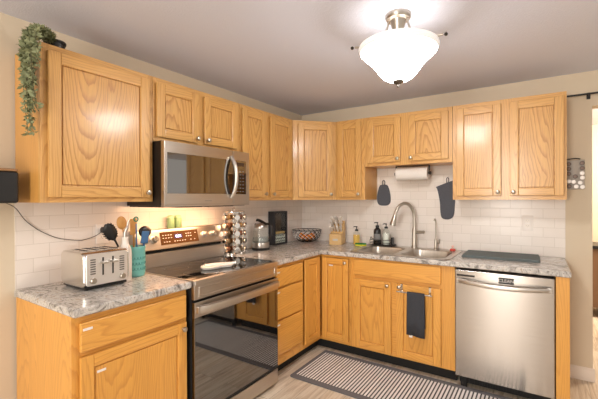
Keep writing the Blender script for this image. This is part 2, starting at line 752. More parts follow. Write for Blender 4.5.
def label_tape(parent, x, y, z, w=.040, h=.011):
    o = MB().box(x, x + w, y - .0025, y + .0005, z - h / 2, z + h / 2, bev=.0008).build('adhesive_strip', WHITE, parent)
    o['label'] = 'small blank white adhesive strip'
    return o


def drawer(parent, x0, x1, z0, z1, mat_, yf=0.0, tape=None, name='drawer_front'):
    T = .020
    yf = yf - .0035
    d = MB().box(x0, x1, yf - T, yf, z0, z1, 0, .006, 3).build(name, mat_, parent)
    if tape:
        label_tape(d, tape[0], yf - T, tape[1])
    return d


def frame(parent, w, z0, z1, openings, mats, d=.019):
    """face frame 0..w, z0..z1 with rectangular openings (x0,x1,z0,z1)"""
    b = MB()
    xs = sorted({0, w} | {o[0] for o in openings} | {o[1] for o in openings})
    for a, c in zip(xs, xs[1:]):
        cols = sorted([(o[2], o[3]) for o in openings if o[0] <= a + 1e-6 and o[1] >= c - 1e-6])
        z = z0
        for q0, q1 in cols:
            if q0 > z + 1e-6:
                b.box(a, c, 0, d, z, q0, 1 if cols else 0)
            z = q1
        if z1 > z + 1e-6:
            b.box(a, c, 0, d, z, z1, 1 if cols else 0)
    return b.build('face_frame', list(mats), parent)


def carcass(parent, w, z0, z1, dep, mat_, y0=.019, name='carcass', top=True):
    b = MB()
    t = .016
    b.box(0, t, y0, dep, z0, z1)
    b.box(w - t, w, y0, dep, z0, z1)
    b.box(t, w - t, y0, dep, z0, z0 + t)
    if top:
        b.box(t, w - t, y0, dep, z1 - t, z1)
    b.box(t, w - t, dep - .008, dep, z0 + t, z1 - t)
    return b.build(name, mat_, parent)


UV = (OAKV, OAKH, OAKP)
BV = (OAKB, OAKBH, OAKBP)
ZT, ZB = 2.150, 1.378
UD = .305
g = .0015


def upper(name, label, wall, a, b, zb, doors, kn):
    """wall 'L': a,b are y along the left wall; wall 'B': x along the back wall"""
    w = b - a - 2 * g
    if wall == 'L':
        t = thing(name, label, 'wall cabinet', (UD, a + g, zb), R(90), 'oak wall cabinets')
    else:
        t = thing(name, label, 'wall cabinet', (a + g, -UD, zb), 0, 'oak wall cabinets')
    h = ZT - zb
    ops = [(d[0] - a + .012, d[1] - a - .012, d[2] - zb + .012, d[3] - zb - .012) for d in doors]
    frame(t, w, 0, h, ops, (OAKV, OAKH))
    carcass(t, w, 0, h, UD - .010, OAKS)
    for d, k in zip(doors, kn):
        door(t, d[0] - a, d[1] - a, d[2] - zb, d[3] - zb, UV, (k - a, d[2] - zb + .028))
    return t


upper('wall_cabinet', 'oak wall cabinet with one wide door, left end of the run under the trailing plant', 'L', -2.700, -2.105, ZB,
      [(-2.672, -2.138, 1.404, 2.118)], [-2.160])
upper('wall_cabinet', 'short two-door oak wall cabinet directly above the microwave', 'L', -2.105, -1.345, 1.754,
      [(-2.088, -1.762, 1.780, 2.117), (-1.713, -1.385, 1.780, 2.117)], [-1.785, -1.690])
upper('wall_cabinet', 'tall two-door oak wall cabinet between microwave and diagonal corner cabinet', 'L', -1.345, -.610, ZB,
      [(-1.327, -1.034, 1.405, 2.118), (-.972, -.655, 1.405, 2.118)], [-1.058, -.948])
# diagonal corner cabinet
t = thing('corner_wall_cabinet', 'diagonal one-door oak wall cabinet filling the corner above the wire bowl', 'wall cabinet', (UD, -.610, ZB), R(45), 'oak wall cabinets')
fw = .4313
hh = ZT - ZB
inv = Matrix.Rotation(-R(45), 3, 'Z')


def loc2(x, y):
    q = inv @ Vector((x - UD, y + .610, 0))
    return (q.x, q.y)


frame(t, fw, 0, hh, [(.062, fw - .055, .035, hh - .04)], (OAKV, OAKH))
pz = [loc2(.300, -.607), loc2(.012, -.607), loc2(.012, -.012), loc2(.607, -.012), loc2(.607, -.300)]
pz = [(.001, .0195), (.012, .0195)] and pz
cb = MB()
pp = [(.002, .0195), (fw - .002, .0195), loc2(.608, -.285), loc2(.608, -.012), loc2(.012, -.012), loc2(.012, -.608), loc2(.285, -.608)]
cb.prism(pp, 0, hh)
cb.build('carcass', OAKS, t)
door(t, .050, .395, .027, hh - .033, UV, (.372, .055))
upper('wall_cabinet', 'narrow one-door oak wall cabinet left of the raised cabinet over the sink', 'B', .610, .923, ZB,
      [(.640, .890, 1.405, 2.118)], [.868])
upper('wall_cabinet', 'short raised two-door oak wall cabinet above paper towels and sink', 'B', .923, 1.706, 1.690,
      [(.957, 1.269, 1.718, 2.117), (1.343, 1.674, 1.718, 2.117)], [1.247, 1.366])
upper('wall_cabinet', 'two-door oak wall cabinet at the right end, above the outlet and drying mat', 'B', 1.706, 2.474, ZB,
      [(1.736, 2.060, 1.409, 2.118), (2.118, 2.455, 1.409, 2.118)], [2.038, 2.142])

# ---- base cabinets
BD = .610
BT = .884
TK = .102


def base(name, label, wall, a, b, body=True, top=True):
    w = b - a - 2 * g
    if wall == 'L':
        t = thing(name, label, 'base cabinet', (BD, a + g, 0), R(90), 'oak base cabinets')
    else:
        t = thing(name, label, 'base cabinet', (a + g, -BD, 0), 0, 'oak base cabinets')
    if body:
        carcass(t, w, TK, BT, BD - .014, OAKB, top=top)
        MB().box(.0, w, .075, .09, 0, TK).build('toe_kick', BLACKM, t)
        MB().box(.02, w - .02, .10, BD - .05, 0, TK).build('plinth', BLACKM, t)
    return t, w


t, w = base('base_cabinet', 'oak base cabinet with one drawer and one door under the toaster', 'L', -2.700, -2.100)
A = -2.700
frame(t, w, TK, BT, [(.04, w - .03, .14, .69), (.04, w - .03, .735, .845)], (OAKB, OAKBH))
drawer(t, .027, .583, .722, .852, OAKBH, tape=(.036, .822))
door(t, .027, .585, .125, .700, BV, (.556, .668), tape=(.098, .612, 1))

t, w = base('drawer_cabinet', 'oak base cabinet of three stacked drawers just right of the range', 'L', -1.312, -.914)
A = -1.312
frame(t, w, TK, BT, [(.03, w - .03, .20, .44), (.03, w - .03, .47, .68), (.03, w - .03, .72, .84)], (OAKB, OAKBH))
for z0, z1, tz in ((.712, .855, .826), (.464, .697, .672), (.190, .448, .424)):
    drawer(t, .014, .382, z0, z1, OAKBH, tape=(.020, tz))

# corner cabinet with two doors meeting at a right angle
t = thing('corner_base_cabinet', 'oak corner base cabinet whose two doors meet at the inside corner', 'base cabinet', (0, 0, 0), 0, 'oak base cabinets')
poly = [(.012, -.913), (.591, -.913), (.591, -.591), (.920, -.591), (.920, -.012), (.012, -.012)]
MB().prism(poly, TK, BT).build('carcass', OAKB, t)
fr = MB()
fr.box(.591, .610, -.9125, -.611, TK, .135, 1)
fr.box(.591, .610, -.9125, -.611, .862, BT, 1)
fr.box(.591, .610, -.9125, -.895, .135, .862, 0)
fr.box(.591, .9205, -.610, -.591, TK, .135, 1)
fr.box(.591, .9205, -.610, -.591, .862, BT, 1)
fr.box(.905, .9205, -.610, -.591, .135, .862, 0)
fr.build('face_frame', [OAKB, OAKBH], t)
tk = MB()
tk.box(.520, .535, -.913, -.520, 0, TK)
tk.box(.535, .920, -.535, -.520, 0, TK)
tk.build('toe_kick', BLACKM, t)
dl = bpy.data.objects
d1 = door(t, .012, .252, .140, .866, BV, sw=.050, name='door')
d1.location = (.611, -.905, 0)
d1.rotation_euler = (0, 0, R(90))
d2 = door(t, .640, .905, .132, .858, BV, (.880, .828), sw=.052, yf=-.611, tape=(.712, .792, 1))

t, w = base('sink_cabinet', 'oak sink base cabinet with two doors and a false drawer front', 'B', .9225, 1.780, top=False)
A = .9225
frame(t, w, TK, BT, [(.05, .36, .15, .69), (.42, .74, .15, .69), (.05, .74, .75, .85)], (OAKB, OAKBH))
drawer(t, .957 - A, 1.680 - A, .736, .868, OAKBH, name='false_drawer_front')
door(t, .957 - A, 1.289 - A, .118, .704, BV, (1.262 - A, .680))
d3 = door(t, 1.333 - A, 1.680 - A, .118, .704, BV, (1.362 - A, .683))
label_tape(d3, 1.308 - A + .028, -.02, .690, .030)

# end panel beside the dishwasher
e = MB()
e.box(2.396, 2.470, -.630, -.612, 0, BT, 0, .002)
e.box(2.452, 2.470, -.612, -.012, 0, BT, 1)
tag(e.build('end_panel', [OAKB, OAKS]), 'narrow oak end panel closing the run right of the dishwasher', 'panel')

# ------------------------------------------------------------------ countertops and sink
CT = .923
tag(MB().prism([(.010, -2.706), (.648, -2.706), (.648, -2.094), (.010, -2.094)], BT + .001, CT, bev=.006).build('countertop', GRAN),
    'short marbled grey countertop carrying the toaster, left of the range', 'countertop', 'marbled countertops')
hole = rrect(.925, 1.715, -.585, -.085, .03)
tag(MB().prism([(.010, -1.316), (.648, -1.316), (.648, -.648), (2.477, -.648), (2.477, -.010), (.010, -.010)], BT + .001, CT, bev=.006,
               holes=[hole]).build('countertop', GRAN),
    'long L-shaped marbled grey countertop running round the corner and holding the sink', 'countertop', 'marbled countertops')

t = thing('kitchen_sink', 'stainless double-bowl drop-in sink under the gooseneck faucet', 'sink', (0, 0, CT))
outer = rrect(.900, 1.738, -.612, -.060, .045)
bl = rrect(.945, 1.285, -.575, -.165, .07, 6)
br = rrect(1.340, 1.692, -.575, -.165, .07, 6)
dk = MB()
dk.prism(outer, .001, .007, bev=.002, holes=[offset(bl, -.002), offset(br, -.002)])
dk.build('rim', STEEL_SINK, t)
for lp, nm in ((bl, 'bowl'), (br, 'bowl')):
    b = MB()
    lv = [(0.0, .0065), (.006, .002), (.010, -.02), (.018, -.135), (.045, -.158), (.09, -.163)]
    b.grid([[(x, y, z) for x, y in offset(lp, o_)] for o_, z in lv], closed=True)
    cxm = sum(p[0] for p in lp) / len(lp)
    cym = sum(p[1] for p in lp) / len(lp)
    b.bm.faces.new([b.bm.verts.new((x, y, -.163)) for x, y in offset(lp, .09)])
    bo = b.build('bowl', STEEL_SINK, t)
    MB().lathe([(0, .001), (.03, .001), (.042, .004), (.045, .001)], 20, (cxm, cym, -.163)).build('drain', CHROME, bo)

# faucet
t = thing('kitchen_faucet', 'tall brushed nickel gooseneck pull-down faucet behind the sink', 'faucet', (1.328, -.105, CT + .0075))
MB().lathe([(0, 0), (.027, 0), (.027, .006), (.021, .02), (.019, .03), (.019, .16), (.0175, .175), (.0135, .185), (0, .185)], 20).build('body', NICKEL, t)
dx, dy = -.66, -.75
neck = [(0, 0, .17), (0, 0, .29), (.012 * dx, .012 * dy, .345), (.052 * dx, .052 * dy, .398), (.105 * dx, .105 * dy, .412), (.158 * dx, .158 * dy, .386), (.188 * dx, .188 * dy, .335), (.200 * dx, .200 * dy, .300)]
MB().tube(spline(neck, 6), .0145, 14).build('spout', NICKEL, t)
sp_ = MB().tube([(.200 * dx, .200 * dy, .302), (.204 * dx, .204 * dy, .285), (.220 * dx, .220 * dy, .225), (.223 * dx, .223 * dy, .212)], [.0155, .019, .029, .027], 16).build('spray_head', NICKEL, t)
MB().cyl((.015, 0, .145), (.095, -.005, .150), .0135, .0145, bev=.003).build('handle', NICKEL, t)

t = thing('dispenser_tap', 'small slim nickel tap standing right of the main faucet', 'faucet', (1.522, -.105, CT + .0075))
MB().lathe([(0, 0), (.020, 0), (.020, .006), (.014, .012), (.013, .085), (.010, .095), (0, .097)], 16).build('body', NICKEL, t)
MB().tube(spline([(0, 0, .09), (0, 0, .20), (0, -.004, .255), (0, -.03, .275), (0, -.06, .262)], 5), .0058, 10).build('spout', NICKEL, t)
MB().tube([(.010, 0, .055), (.032, -.004, .058), (.036, -.006, .095)], [.007, .006, .005], 10).build('lever', NICKEL, t)

# ------------------------------------------------------------------ dishwasher
t = thing('dishwasher', 'stainless dishwasher with a bowed bar handle under the counter', 'dishwasher', (1.786, -.645, 0))
w = .604
MB().box(.004, w - .004, .03, .60, .09, .870).build('body', DARKMET, t)
f = MB()
f.box(0, w, 0, .03, .092, .868, bev=.005, seg=3)
fp = f.build('front_panel', STEELV, t)
MB().box(.012, .132, -.0015, .002, .824, .838, bev=.0005).build('vent_slot', DARKMET, fp)
hp = []
for k in range(15):
    u = k / 14
    hp.append((.022 + u * .560, -.022 - .034 * sin(pi * u) ** .6, .795 - .014 * sin(pi * u)))
hb = MB()
rows = [[(x, y + .008, z - .017), (x, y, z - .013), (x, y - .004, z), (x, y, z + .013), (x, y + .008, z + .017)] for x, y, z in hp]
hb.grid(rows)
hb.grid([[(p[0], p[1] + .012, p[2]) for p in r][::-1] for r in rows])
hb.box(.014, .040, -.026, .002, .780, .810, bev=.004)
hb.box(.564, .590, -.026, .002, .780, .810, bev=.004)
hb.build('handle', STEEL, t)
k = MB()
k.box(.02, w - .02, .055, .07, .03, .09)
k.box(.03, .07, .04, .06, 0.0, .085)
k.box(w - .07, w - .03, .04, .06, 0.0, .085)
for i in range(26):
    k.box(.08 + i * .017, .088 + i * .017, .045, .056, .035, .085)
k.build('toe_grille', BLACKM, t)
for x in (.045, w - .045):
    MB().lathe([(0, 0), (.018, 0), (.018, .008), (.008, .012), (.008, .09), (0, .09)], 12, (x, .062, 0)).build('levelling_foot', CHROME, t)


def text(s, size, mat_, parent, loc, rot, name, ext=.0006):
    cu = bpy.data.curves.new(name, 'FONT')
    cu.body = s
    cu.size = size
    cu.extrude = ext
    cu.align_x = 'CENTER'
    cu.align_y = 'CENTER'
    tmp = bpy.data.objects.new(name, cu)
    COL.objects.link(tmp)
    bpy.context.view_layer.update()
    me = bpy.data.meshes.new_from_object(tmp.evaluated_get(bpy.context.evaluated_depsgraph_get()))
    bpy.data.objects.remove(tmp)
    me.materials.clear()
    me.materials.append(mat_)
    o = bpy.data.objects.new(name, me)
    COL.objects.link(o)
    o.parent = parent
    o.location = loc
    o.rotation_euler = rot
    return o


t = thing('dishwasher_magnet', 'small dark magnet with white lettering on the dishwasher front', 'magnet', (2.116, -.6462, .822))
MB().box(-.046, .046, -.004, .0, -.021, .021, bev=.001).build('plate', BLACK, t)
text('CLEAN', .030, WHITE, t, (0, -.0042, 0), (R(90), 0, 0), 'lettering')

# ------------------------------------------------------------------ range
XR = .655
t = thing('range', 'stainless electric range with black glass cooktop and oven door', 'range', (XR, -2.088, 0), R(90))
w = .768
MB().box(.002, w - .002, .015, .640, .03, .900).build('body', BLACKM, t)
MB().box(.004, w - .004, .020, .535, .900, .9265, bev=.003).build('cooktop', COOKTOP, t)
lp_ = MB()
lp_.box(0, w, -.018, .022, .897, .9275, bev=.006, seg=3)
lp_.box(0, .006, .02, .54, .90, .9275)
lp_.box(w - .006, w, .02, .54, .90, .9275)
lp_.build('cooktop_trim', STEEL, t)
ring = MB()
for bx, by, br_ in ((.19, .15, .105), (.57, .15, .085), (.19, .40, .075), (.57, .40, .105), (.38, .42, .05)):
    ring.lathe([(br_, .0), (br_ + .003, .0003), (br_ + .006, 0)], 40, (bx, by, .9266))
ring.build('burner_ring', plain('burner_print', (46, 44, 43), .3), t)
fpn = MB()
fpn.box(0, w, -.010, .015, .816, .900, bev=.004)
for bx in ((.03, w - .03, .878, .887), (.03, w - .03, .829, .837), (.03, .040, .837, .878), (w - .040, w - .03, .837, .878)):
    fpn.box(bx[0], bx[1], -.016, -.008, bx[2], bx[3], bev=.003)
fpn.build('front_panel', STEEL, t)
dr = MB()
dr.box(0, w, -.012, .012, .140, .802, 1, bev=.004)
dr.box(0, w, -.015, -.010, .716, .803, 0, bev=.002)
dr.box(.0, w, -.015, -.011, .135, .150, 2)
dro = dr.build('oven_door', [STEEL, BGLASS, BLACKM], t)
hb = MB()
rows = []
for k in range(21):
    u = k / 20
    x = .012 + u * (w - .024)
    y = -.030 - .040 * sin(pi * u) ** .55
    rows.append([(x, y + .009, .738), (x, y, .742), (x, y - .004, .760), (x, y, .778), (x, y + .009, .782)])
hb.grid(rows)
hb.grid([[(p[0], p[1] + .016, p[2]) for p in r][::-1] for r in rows])
hb.box(.006, .045, -.036, -.012, .741, .780, bev=.004)
hb.box(w - .045, w - .006, -.036, -.012, .741, .780, bev=.004)
hb.build('oven_handle', SATIN, dro)
MB().box(.004, w - .004, -.014, .012, .030, .130, bev=.004).build('storage_drawer', STEEL, t)
for x in (.05, w - .05):
    MB().cyl((x, .05, 0), (x, .05, .035), .016, n=12).build('foot', BLACK, t)
# backguard
bg = MB()
bg.box(0, w, .545, .640, .900, 1.022, 0, bev=.004)
bg.box(.012, w - .012, .575, .640, 1.022, 1.050, 1)
pr2 = [(.538, 1.052), (.572, 1.172), (.580, 1.180), (.640, 1.180), (.640, 1.045), (.545, 1.045)]
yz = Matrix(((0, 0, 1, 0), (1, 0, 0, 0), (0, 1, 0, 0), (0, 0, 0, 1)))
bg.prism(pr2, 0.0, w, 0, mat=yz)
bgo = bg.build('backguard', [STEEL, BLACKM], t)
P0, P1 = Vector((0, .538, 1.052)), Vector((0, .572, 1.172))
DV = (P1 - P0).normalized()
NV = Vector((0, -DV.z, DV.y))


def onface(u, v, n=0.0):
    return Vector((u, 0, 0)) + P0 + DV * v + NV * n


def facemat(u, v, n=0.0):
    """x along the range, y up the slanted face, z out of it"""
    q = Matrix(((1, 0, 0), tuple(DV), tuple(NV))).transposed().to_4x4()
    q.translation = onface(u, v, n)
    return q


dp = MB().box(-.163, .163, -.046, .046, -.001, .0015, mat=facemat(.340, .066)).build('control_panel', plain('bronze_glass', (84, 56, 34), .12), bgo)
lm = emit('clock_digits', (.80, .74, 1.0), 4)
MB().box(-.034, .034, -.016, .016, 0, .0006, mat=facemat(.325, .074, .0015)).build('clock_screen', plain('screen_violet', (70, 56, 92), .2), dp)
o = text('8:38', .026, lm, dp, (0, 0, 0), (0, 0, 0), 'clock_digits', .0003)
o.matrix_local = facemat(.325, .074, .0024)
random.seed(4)
for r_, (n_, u0, du, v_) in enumerate(((4, .20, .022, .088), (4, .20, .022, .068), (3, .205, .02, .040), (5, .29, .022, .040), (3, .395, .02, .088), (3, .395, .02, .068), (2, .43, .035, .040), (1, .478, .02, .088))):
    for i in range(n_):
        MB().box(-.005, .005, -.0022, .0022, 0, .0006, mat=facemat(u0 + i * du, v_, .0015)).build('button_mark', WHITE, dp)
for u in (.062, .128, .566, .650):
    kb = MB()
    kb.lathe([(0, 0), (.027, 0), (.027, .004), (.021, .006), (.0195, .028), (.016, .031), (0, .031)], 20, mat=facemat(u, .066))
    kb.box(-.003, .003, -.018, .018, .030, .035, mat=facemat(u, .066))
    kb.build('control_knob', STEEL if u > .3 else NICKEL, bgo)

# ------------------------------------------------------------------ microwave
XM = .412
t = thing('microwave', 'stainless over-the-range microwave with dark glass window and curved handle', 'microwave', (XM, -2.102, 1.345), R(90))
w = .752
hm = .405
MB().box(.003, w - .003, .030, XM - .012, .004, hm, bev=.003).build('body', DARKMET, t)
f = MB()
f.box(0, .574, -.004, .030, .012, hm - .003, bev=.004)
dm = f.build('door', STEEL, t)
f = MB()
f.box(.577, w, -.004, .030, .012, hm - .003, bev=.004)
pm = f.build('control_panel', STEEL, t)
MB().box(.020, .5735, -.006, -.002, .082, .333, bev=.001).build('window', BGLASS, dm)
MB().box(.5775, .712, -.006, -.002, .082, .333, bev=.001).build('keypad_glass', BGLASS, pm)
for r_ in range(7):
    for c_ in range(3):
        MB().box(.612 + c_ * .030, .626 + c_ * .030, -.0066, -.0058, .100 + r_ * .025, .105 + r_ * .025).build('key_mark', LABELG, pm)
MB().box(.610, .688, -.0066, -.0058, .290, .318).build('display', plain('dim_display', (66, 50, 40), .2), pm)
hd = MB()
hpts = []
for k in range(15):
    u = k / 14
    hpts.append((.553, -.010 - .050 * sin(pi * u) ** .7, .055 + u * .300))
hd.tube(hpts, .014, 12)
hd.build('handle', SATIN, dm)
MB().box(.0, w, .0, .030, .0, .012).build('lower_lip', STEEL, t)
MB().box(.31, .37, -.0048, -.0035, .033, .037).build('brand_mark', LABELG, dm)
un = MB()
un.box(.02, w - .02, .03, XM - .02, -.004, .004)
un.box(.18, .36, .08, .20, -.009, -.003)
un.box(.42, .66, .08, .20, -.009, -.003)
un.build('filter_grille', BLACKM, t)

# ------------------------------------------------------------------ ceiling lamp
LX, LY = 1.690, -1.610
t = thing('ceiling_lamp', 'semi-flush ceiling lamp with white glass bowl on nickel arms', 'ceiling lamp', (LX, LY, 2.0))
MB().lathe([(0, .350), (.066, .350), (.066, .335), (.060, .325), (.046, .320), (0, .318)], 32).build('canopy', NICKEL, t)
MB().lathe([(.042, .322), (.036, .300), (.022, .250), (.013, .222), (.010, .205), (.010, .01), (0, .01)], 24).build('stem', NICKEL, t)
bo = [(.192, .194), (.202, .188), (.205, .180), (.203, .170), (.195, .157), (.178, .139), (.154, .117), (.132, .095), (.115, .073), (.100, .051), (.082, .030), (.056, .013), (.030, .006), (0, .005)]
bi = [(.0, .011), (.03, .012), (.050, .018), (.076, .036), (.094, .056), (.109, .077), (.126, .099), (.148, .121), (.172, .143), (.189, .161), (.196, .176), (.192, .194)]
mo = emit('lamp_glass', (1.0, .97, .94), LAMP_EMIT)
mi_ = emit('lamp_glass_inside', (1.0, .97, .94), LAMP_EMIT * .03)
lb = MB()
lb.lathe(bo[4:], 48, mi=0)
lb.lathe(bo[:5], 48, mi=2)
lb.lathe(bi, 48, mi=1)
lb.build('glass_bowl', [mo, mi_, emit('lamp_glass_rim', (.80, .78, .76), .30)], t)
MB().lathe([(0, -.028), (.006, -.026), (.008, -.020), (.006, -.014), (.012, -.010), (.026, -.002), (.030, .006), (.026, .012), (0, .012)], 20).build('finial', plain('grey_nickel', (120, 114, 108), .35, 1.0), t)
for k in range(2):
    bl_ = bpy.data.lights.new('bulb', 'POINT')
    bl_.energy, bl_.color, bl_.shadow_soft_size = BULB_W, (1.0, .93, .85), .03
    bo2 = bpy.data.objects.new('bulb', bl_)
    COL.objects.link(bo2)
    bo2.parent = t
    bo2.location = (.07 * (2 * k - 1), .03 * (2 * k - 1), .165)
for a in (R(204), R(1), R(102)):
    c_, s_ = cos(a), sin(a)
    ar = MB()
    ar.tube(spline([(.048 * c_, .048 * s_, .325), (.058 * c_, .058 * s_, .28), (.085 * c_, .085 * s_, .225), (.150 * c_, .150 * s_, .200), (.225 * c_, .225 * s_, .196)], 6), .0055, 10)
    am = ar.build('arm', NICKEL, t)
    MB().ball((.238 * c_, .238 * s_, .194), .009).build('thumb_screw', DARKMET, am)

# ------------------------------------------------------------------ runner, mats, cloths
RX0, RX1, RY0, RY1 = .660, 2.215, -1.175, -.608
t = MB()
t.prism(rrect(-(RX1 - RX0) / 2, (RX1 - RX0) / 2, -(RY1 - RY0) / 2, (RY1 - RY0) / 2, .025), .0005, .010, bev=.003)
tag(t.build('runner_rug', runner_mat((RX1 - RX0) / 2 - .035, (RY1 - RY0) / 2 - .052), loc=((RX0 + RX1) / 2, (RY0 + RY1) / 2, 0)),
    'grey and white woven runner rug with solid grey border on the floor', 'rug')

t = MB()
t.prism(rrect(-.262, .266, -.165, .165, .012), .0008, .010, bev=.003)
t.prism(rrect(-.258, .262, -.162, .160, .012), .010, .019, bev=.003)
tag(t.build('drying_mat', MATF, loc=(2.045, -.225, CT), rotz=R(1)), 'folded grey-green dish drying mat on counter above the dishwasher', 'mat')


def quilted(outline, thick, mat_, name, parent, nx=0):
    """soft pad hanging in the xz plane"""
    b = MB()
    cx_ = sum(p[0] for p in outline) / len(outline)
    cz_ = sum(p[1] for p in outline) / len(outline)
    layers = [(1.0, 0), (1.0, 0), (.97, .6), (.90, .9), (.6, 1.0), (.2, 1.0)]
    rows = []
    for s_, f_ in [(.2, 0.0), (.9, 0.0), (1.0, .25), (1.0, .55), (.96, .82), (.86, .95), (.5, 1.0), (.1, 1.0)]:
        rows.append([(cx_ + (x - cx_) * s_, -f_ * thick, cz_ + (z - cz_) * s_) for x, z in outline])
    b.grid(rows, closed=True)
    b.bm.faces.new([v for v in b.bm.verts[-len(outline):]] if False else [b.bm.verts.new(p) for p in rows[-1]])
    return b.build(name, mat_, parent, recalc=True)


def outline_spline(pts, n=4):
    P = [Vector((x, z, 0)) for x, z in pts]
    N = len(P)
    out = []
    for i in range(N):
        a, b, c, d = P[i - 1], P[i], P[(i + 1) % N], P[(i + 2) % N]
        for k in range(n):
            t_ = k / n
            q = .5 * ((2 * b) + (c - a) * t_ + (2 * a - 5 * b + 4 * c - d) * t_ * t_ + (3 * b - a - 3 * c + d) * t_ ** 3)
            out.append((q.x, q.y))
    return out


t = thing('pot_holder', 'charcoal quilted pot holder hanging on the tile left of the faucet', 'pot holder', (.998, -.010, 1.33))
quilted(outline_spline([(-.064, .016), (-.040, -.008), (.0, -.012), (.040, -.008), (.066, .016), (.071, .07), (.060, .135), (.046, .178), (.028, .195), (-.028, .195), (-.046, .178), (-.060, .135), (-.071, .07)]), .016, CHAR, 'pad', t)
MB().tube(spline([(-.012, -.006, .196), (-.014, -.006, .228), (0, -.006, .240), (.012, -.006, .226), (.010, -.006, .196)], 4), .004, 8).build('hanging_loop', CHAR, t)
t = thing('oven_mitt', 'long charcoal quilted oven mitt hanging beside the right-hand wall cabinet', 'oven mitt', (1.590, -.010, 1.20))
quilted(outline_spline([(-.035, .015), (.0, -.002), (.045, .006), (.070, .040), (.078, .12), (.084, .22), (.088, .345), (.082, .356), (-.072, .300), (-.078, .290), (-.064, .235), (-.050, .15), (-.046, .07)]), .022, CHAR, 'glove', t)
MB().tube(spline([(.010, -.008, .325), (.008, -.008, .365), (.018, -.008, .378), (.026, -.008, .365), (.022, -.008, .325)], 4), .0035, 8).build('hanging_loop', CHAR, t)

# towel bar on the sink door, and its towel
t = thing('towel_bar', 'over-the-door chrome towel bar on the right sink door', 'towel bar', (0, 0, 0))
for x in (1.382, 1.603):
    b = MB()
    b.box(x - .008, x + .008, -.6375, -.6340, .640, .708)
    b.box(x - .008, x + .008, -.6375, -.6140, .7045, .708)
    b.tube(spline([(x, -.6365, .648), (x, -.650, .643), (x, -.668, .652), (x, -.672, .664)], 4), .005, 8)
    b.build('hook', CHROME, t)
MB().cyl((1.352, -.672, .652), (1.628, -.672, .652), .0055, n=12, bev=.001).build('bar', CHROME, t)
t = thing('hand_towel', 'dark charcoal hand towel draped over the chrome towel bar', 'towel', (1.505, -.672, .652))
rows = []
wv_ = lambda u, z: .004 * sin(u * 11 + z * 9) + .0025 * sin(u * 23 - z * 14)
prof = [(.0095, -.26), (.0095, -.13), (.0095, -.02), (.008, .004), (0, .0105), (-.008, .004), (-.010, -.02), (-.011, -.10), (-.012, -.20), (-.013, -.318)]
n_ = 14
for y, z in prof:
    r_ = []
    for i in range(n_):
        u = i / (n_ - 1)
        k = min(1, max(0, -z * 4))
        r_.append((-.066 + .132 * u * (1 + .0 * z) + .006 * k * (u - .3), y + wv_(u, z) * k * (1 if y < 0 else .1), z - .012 * k * u * (y < 0)))
    rows.append(r_)
b = MB()
b.grid(rows)
to = b.build('cloth', TOWEL, t)
so = to.modifiers.new('s', 'SOLIDIFY')
so.thickness = .004
so.offset = 0
o = MB().box(-.048, -.022, -.016, -.0145, -.336, -.318).build('care_tag', WHITE, t)
o['label'] = 'white care tag'

# paper towels under the short cabinet
t = thing('paper_towel_holder', 'dark metal under-cabinet bracket holding the paper towel roll', 'holder', (0, -.170, 1.690))
b = MB()
b.box(1.190, 1.480, -.018, .018, -.006, -.001)
for x in (1.182, 1.484):
    b.box(x - .003, x + .003, -.014, .014, -.085, -.001, bev=.001)
b.cyl((1.182, 0, -.073), (1.484, 0, -.073), .006, n=12)
b.build('bracket', DARKMET, t)
for x in (1.172, 1.494):
    MB().cyl((x - .006, 0, -.073), (x + .006, 0, -.073), .016, n=16, bev=.003).build('end_cap', BLACK, t)
q = Matrix.Translation((1.190, -.170, 1.617)) @ Matrix.Rotation(R(90), 4, 'Y')
tag(MB().lathe([(.016, 0), (.058, 0), (.060, .002), (.060, .284), (.058, .286), (.016, .286), (.016, 0)], 36).build('paper_towel_roll', PAPER),
    'white paper towel roll hanging under the short cabinet over the sink', 'paper towel')
bpy.data.objects['paper_towel_roll'].matrix_world = q


# ------------------------------------------------------------------ outlets
def outlet(label, loc, rotz, plug=False):
    t = thing('wall_outlet', label, 'outlet', loc, rotz, 'wall outlets')
    MB().box(-.039, .039, -.006, 0, -.062, .062, bev=.003).build('cover_plate', WHITE, t)
    for z in (-.020, .020):
        s_ = MB().prism(rrect(-.016, .016, -.0145, .0145, .009), 0, .002, mat=Matrix.Translation((0, -.0055, z)) @ Matrix.Rotation(R(90), 4, 'X')).build('socket', CERAMIC, t)
        b = MB()
        for x in (-.006, .006):
            b.box(x - .001, x + .001, -.0081, -.007, z - .004, z + .006)
        b.cyl((0, -.0081, z - .009), (0, -.007, z - .009), .002, n=8)
        b.build('slot', LABELG, s_)
    return t


outlet('white outlet on the back tile above the drying mat', (2.226, -.0085, 1.184), 0)
outlet('white outlet on the left tile behind the toaster, with a plug in it', (.0085, -2.258, 1.178), R(90))

# ------------------------------------------------------------------ left end: wall speaker and its cord
t = thing('wall_speaker', 'black box-shaped speaker against the left wall beside the cabinet end', 'speaker', (.120, -2.880, 1.377))
MB().box(-.115, .112, -.17, .125, .0, .150, bev=.012, seg=3).build('housing', BLACK, t)
MB().box(-.112, .109, -.167, .122, .1495, .163, bev=.006).build('top_cap', plain('tan_wood_cap', (150, 112, 76), .5), t)
MB().cyl((-.01, .03, .163), (-.01, .03, .170), .035, n=20, bev=.002).build('dial', BLACK, t)
cp = spline([(.120, -2.775, 1.379), (.05, -2.712, 1.350), (.018, -2.66, 1.285), (.016, -2.60, 1.228), (.016, -2.52, 1.180), (.018, -2.45, 1.160), (.020, -2.38, 1.150), (.026, -2.31, 1.168), (.034, -2.268, 1.196)], 6)
t = thing('power_cord', 'thin dark power cord drooping along the left tile to the outlet', 'cord', (0, 0, 0))
MB().tube(cp, .0021, 8).build('cable', plain('cord_grey', (84, 79, 76), .5), t)
MB().box(.0175, .048, -2.276, -2.244, 1.188, 1.216, bev=.006).build('plug', BLACK, t)

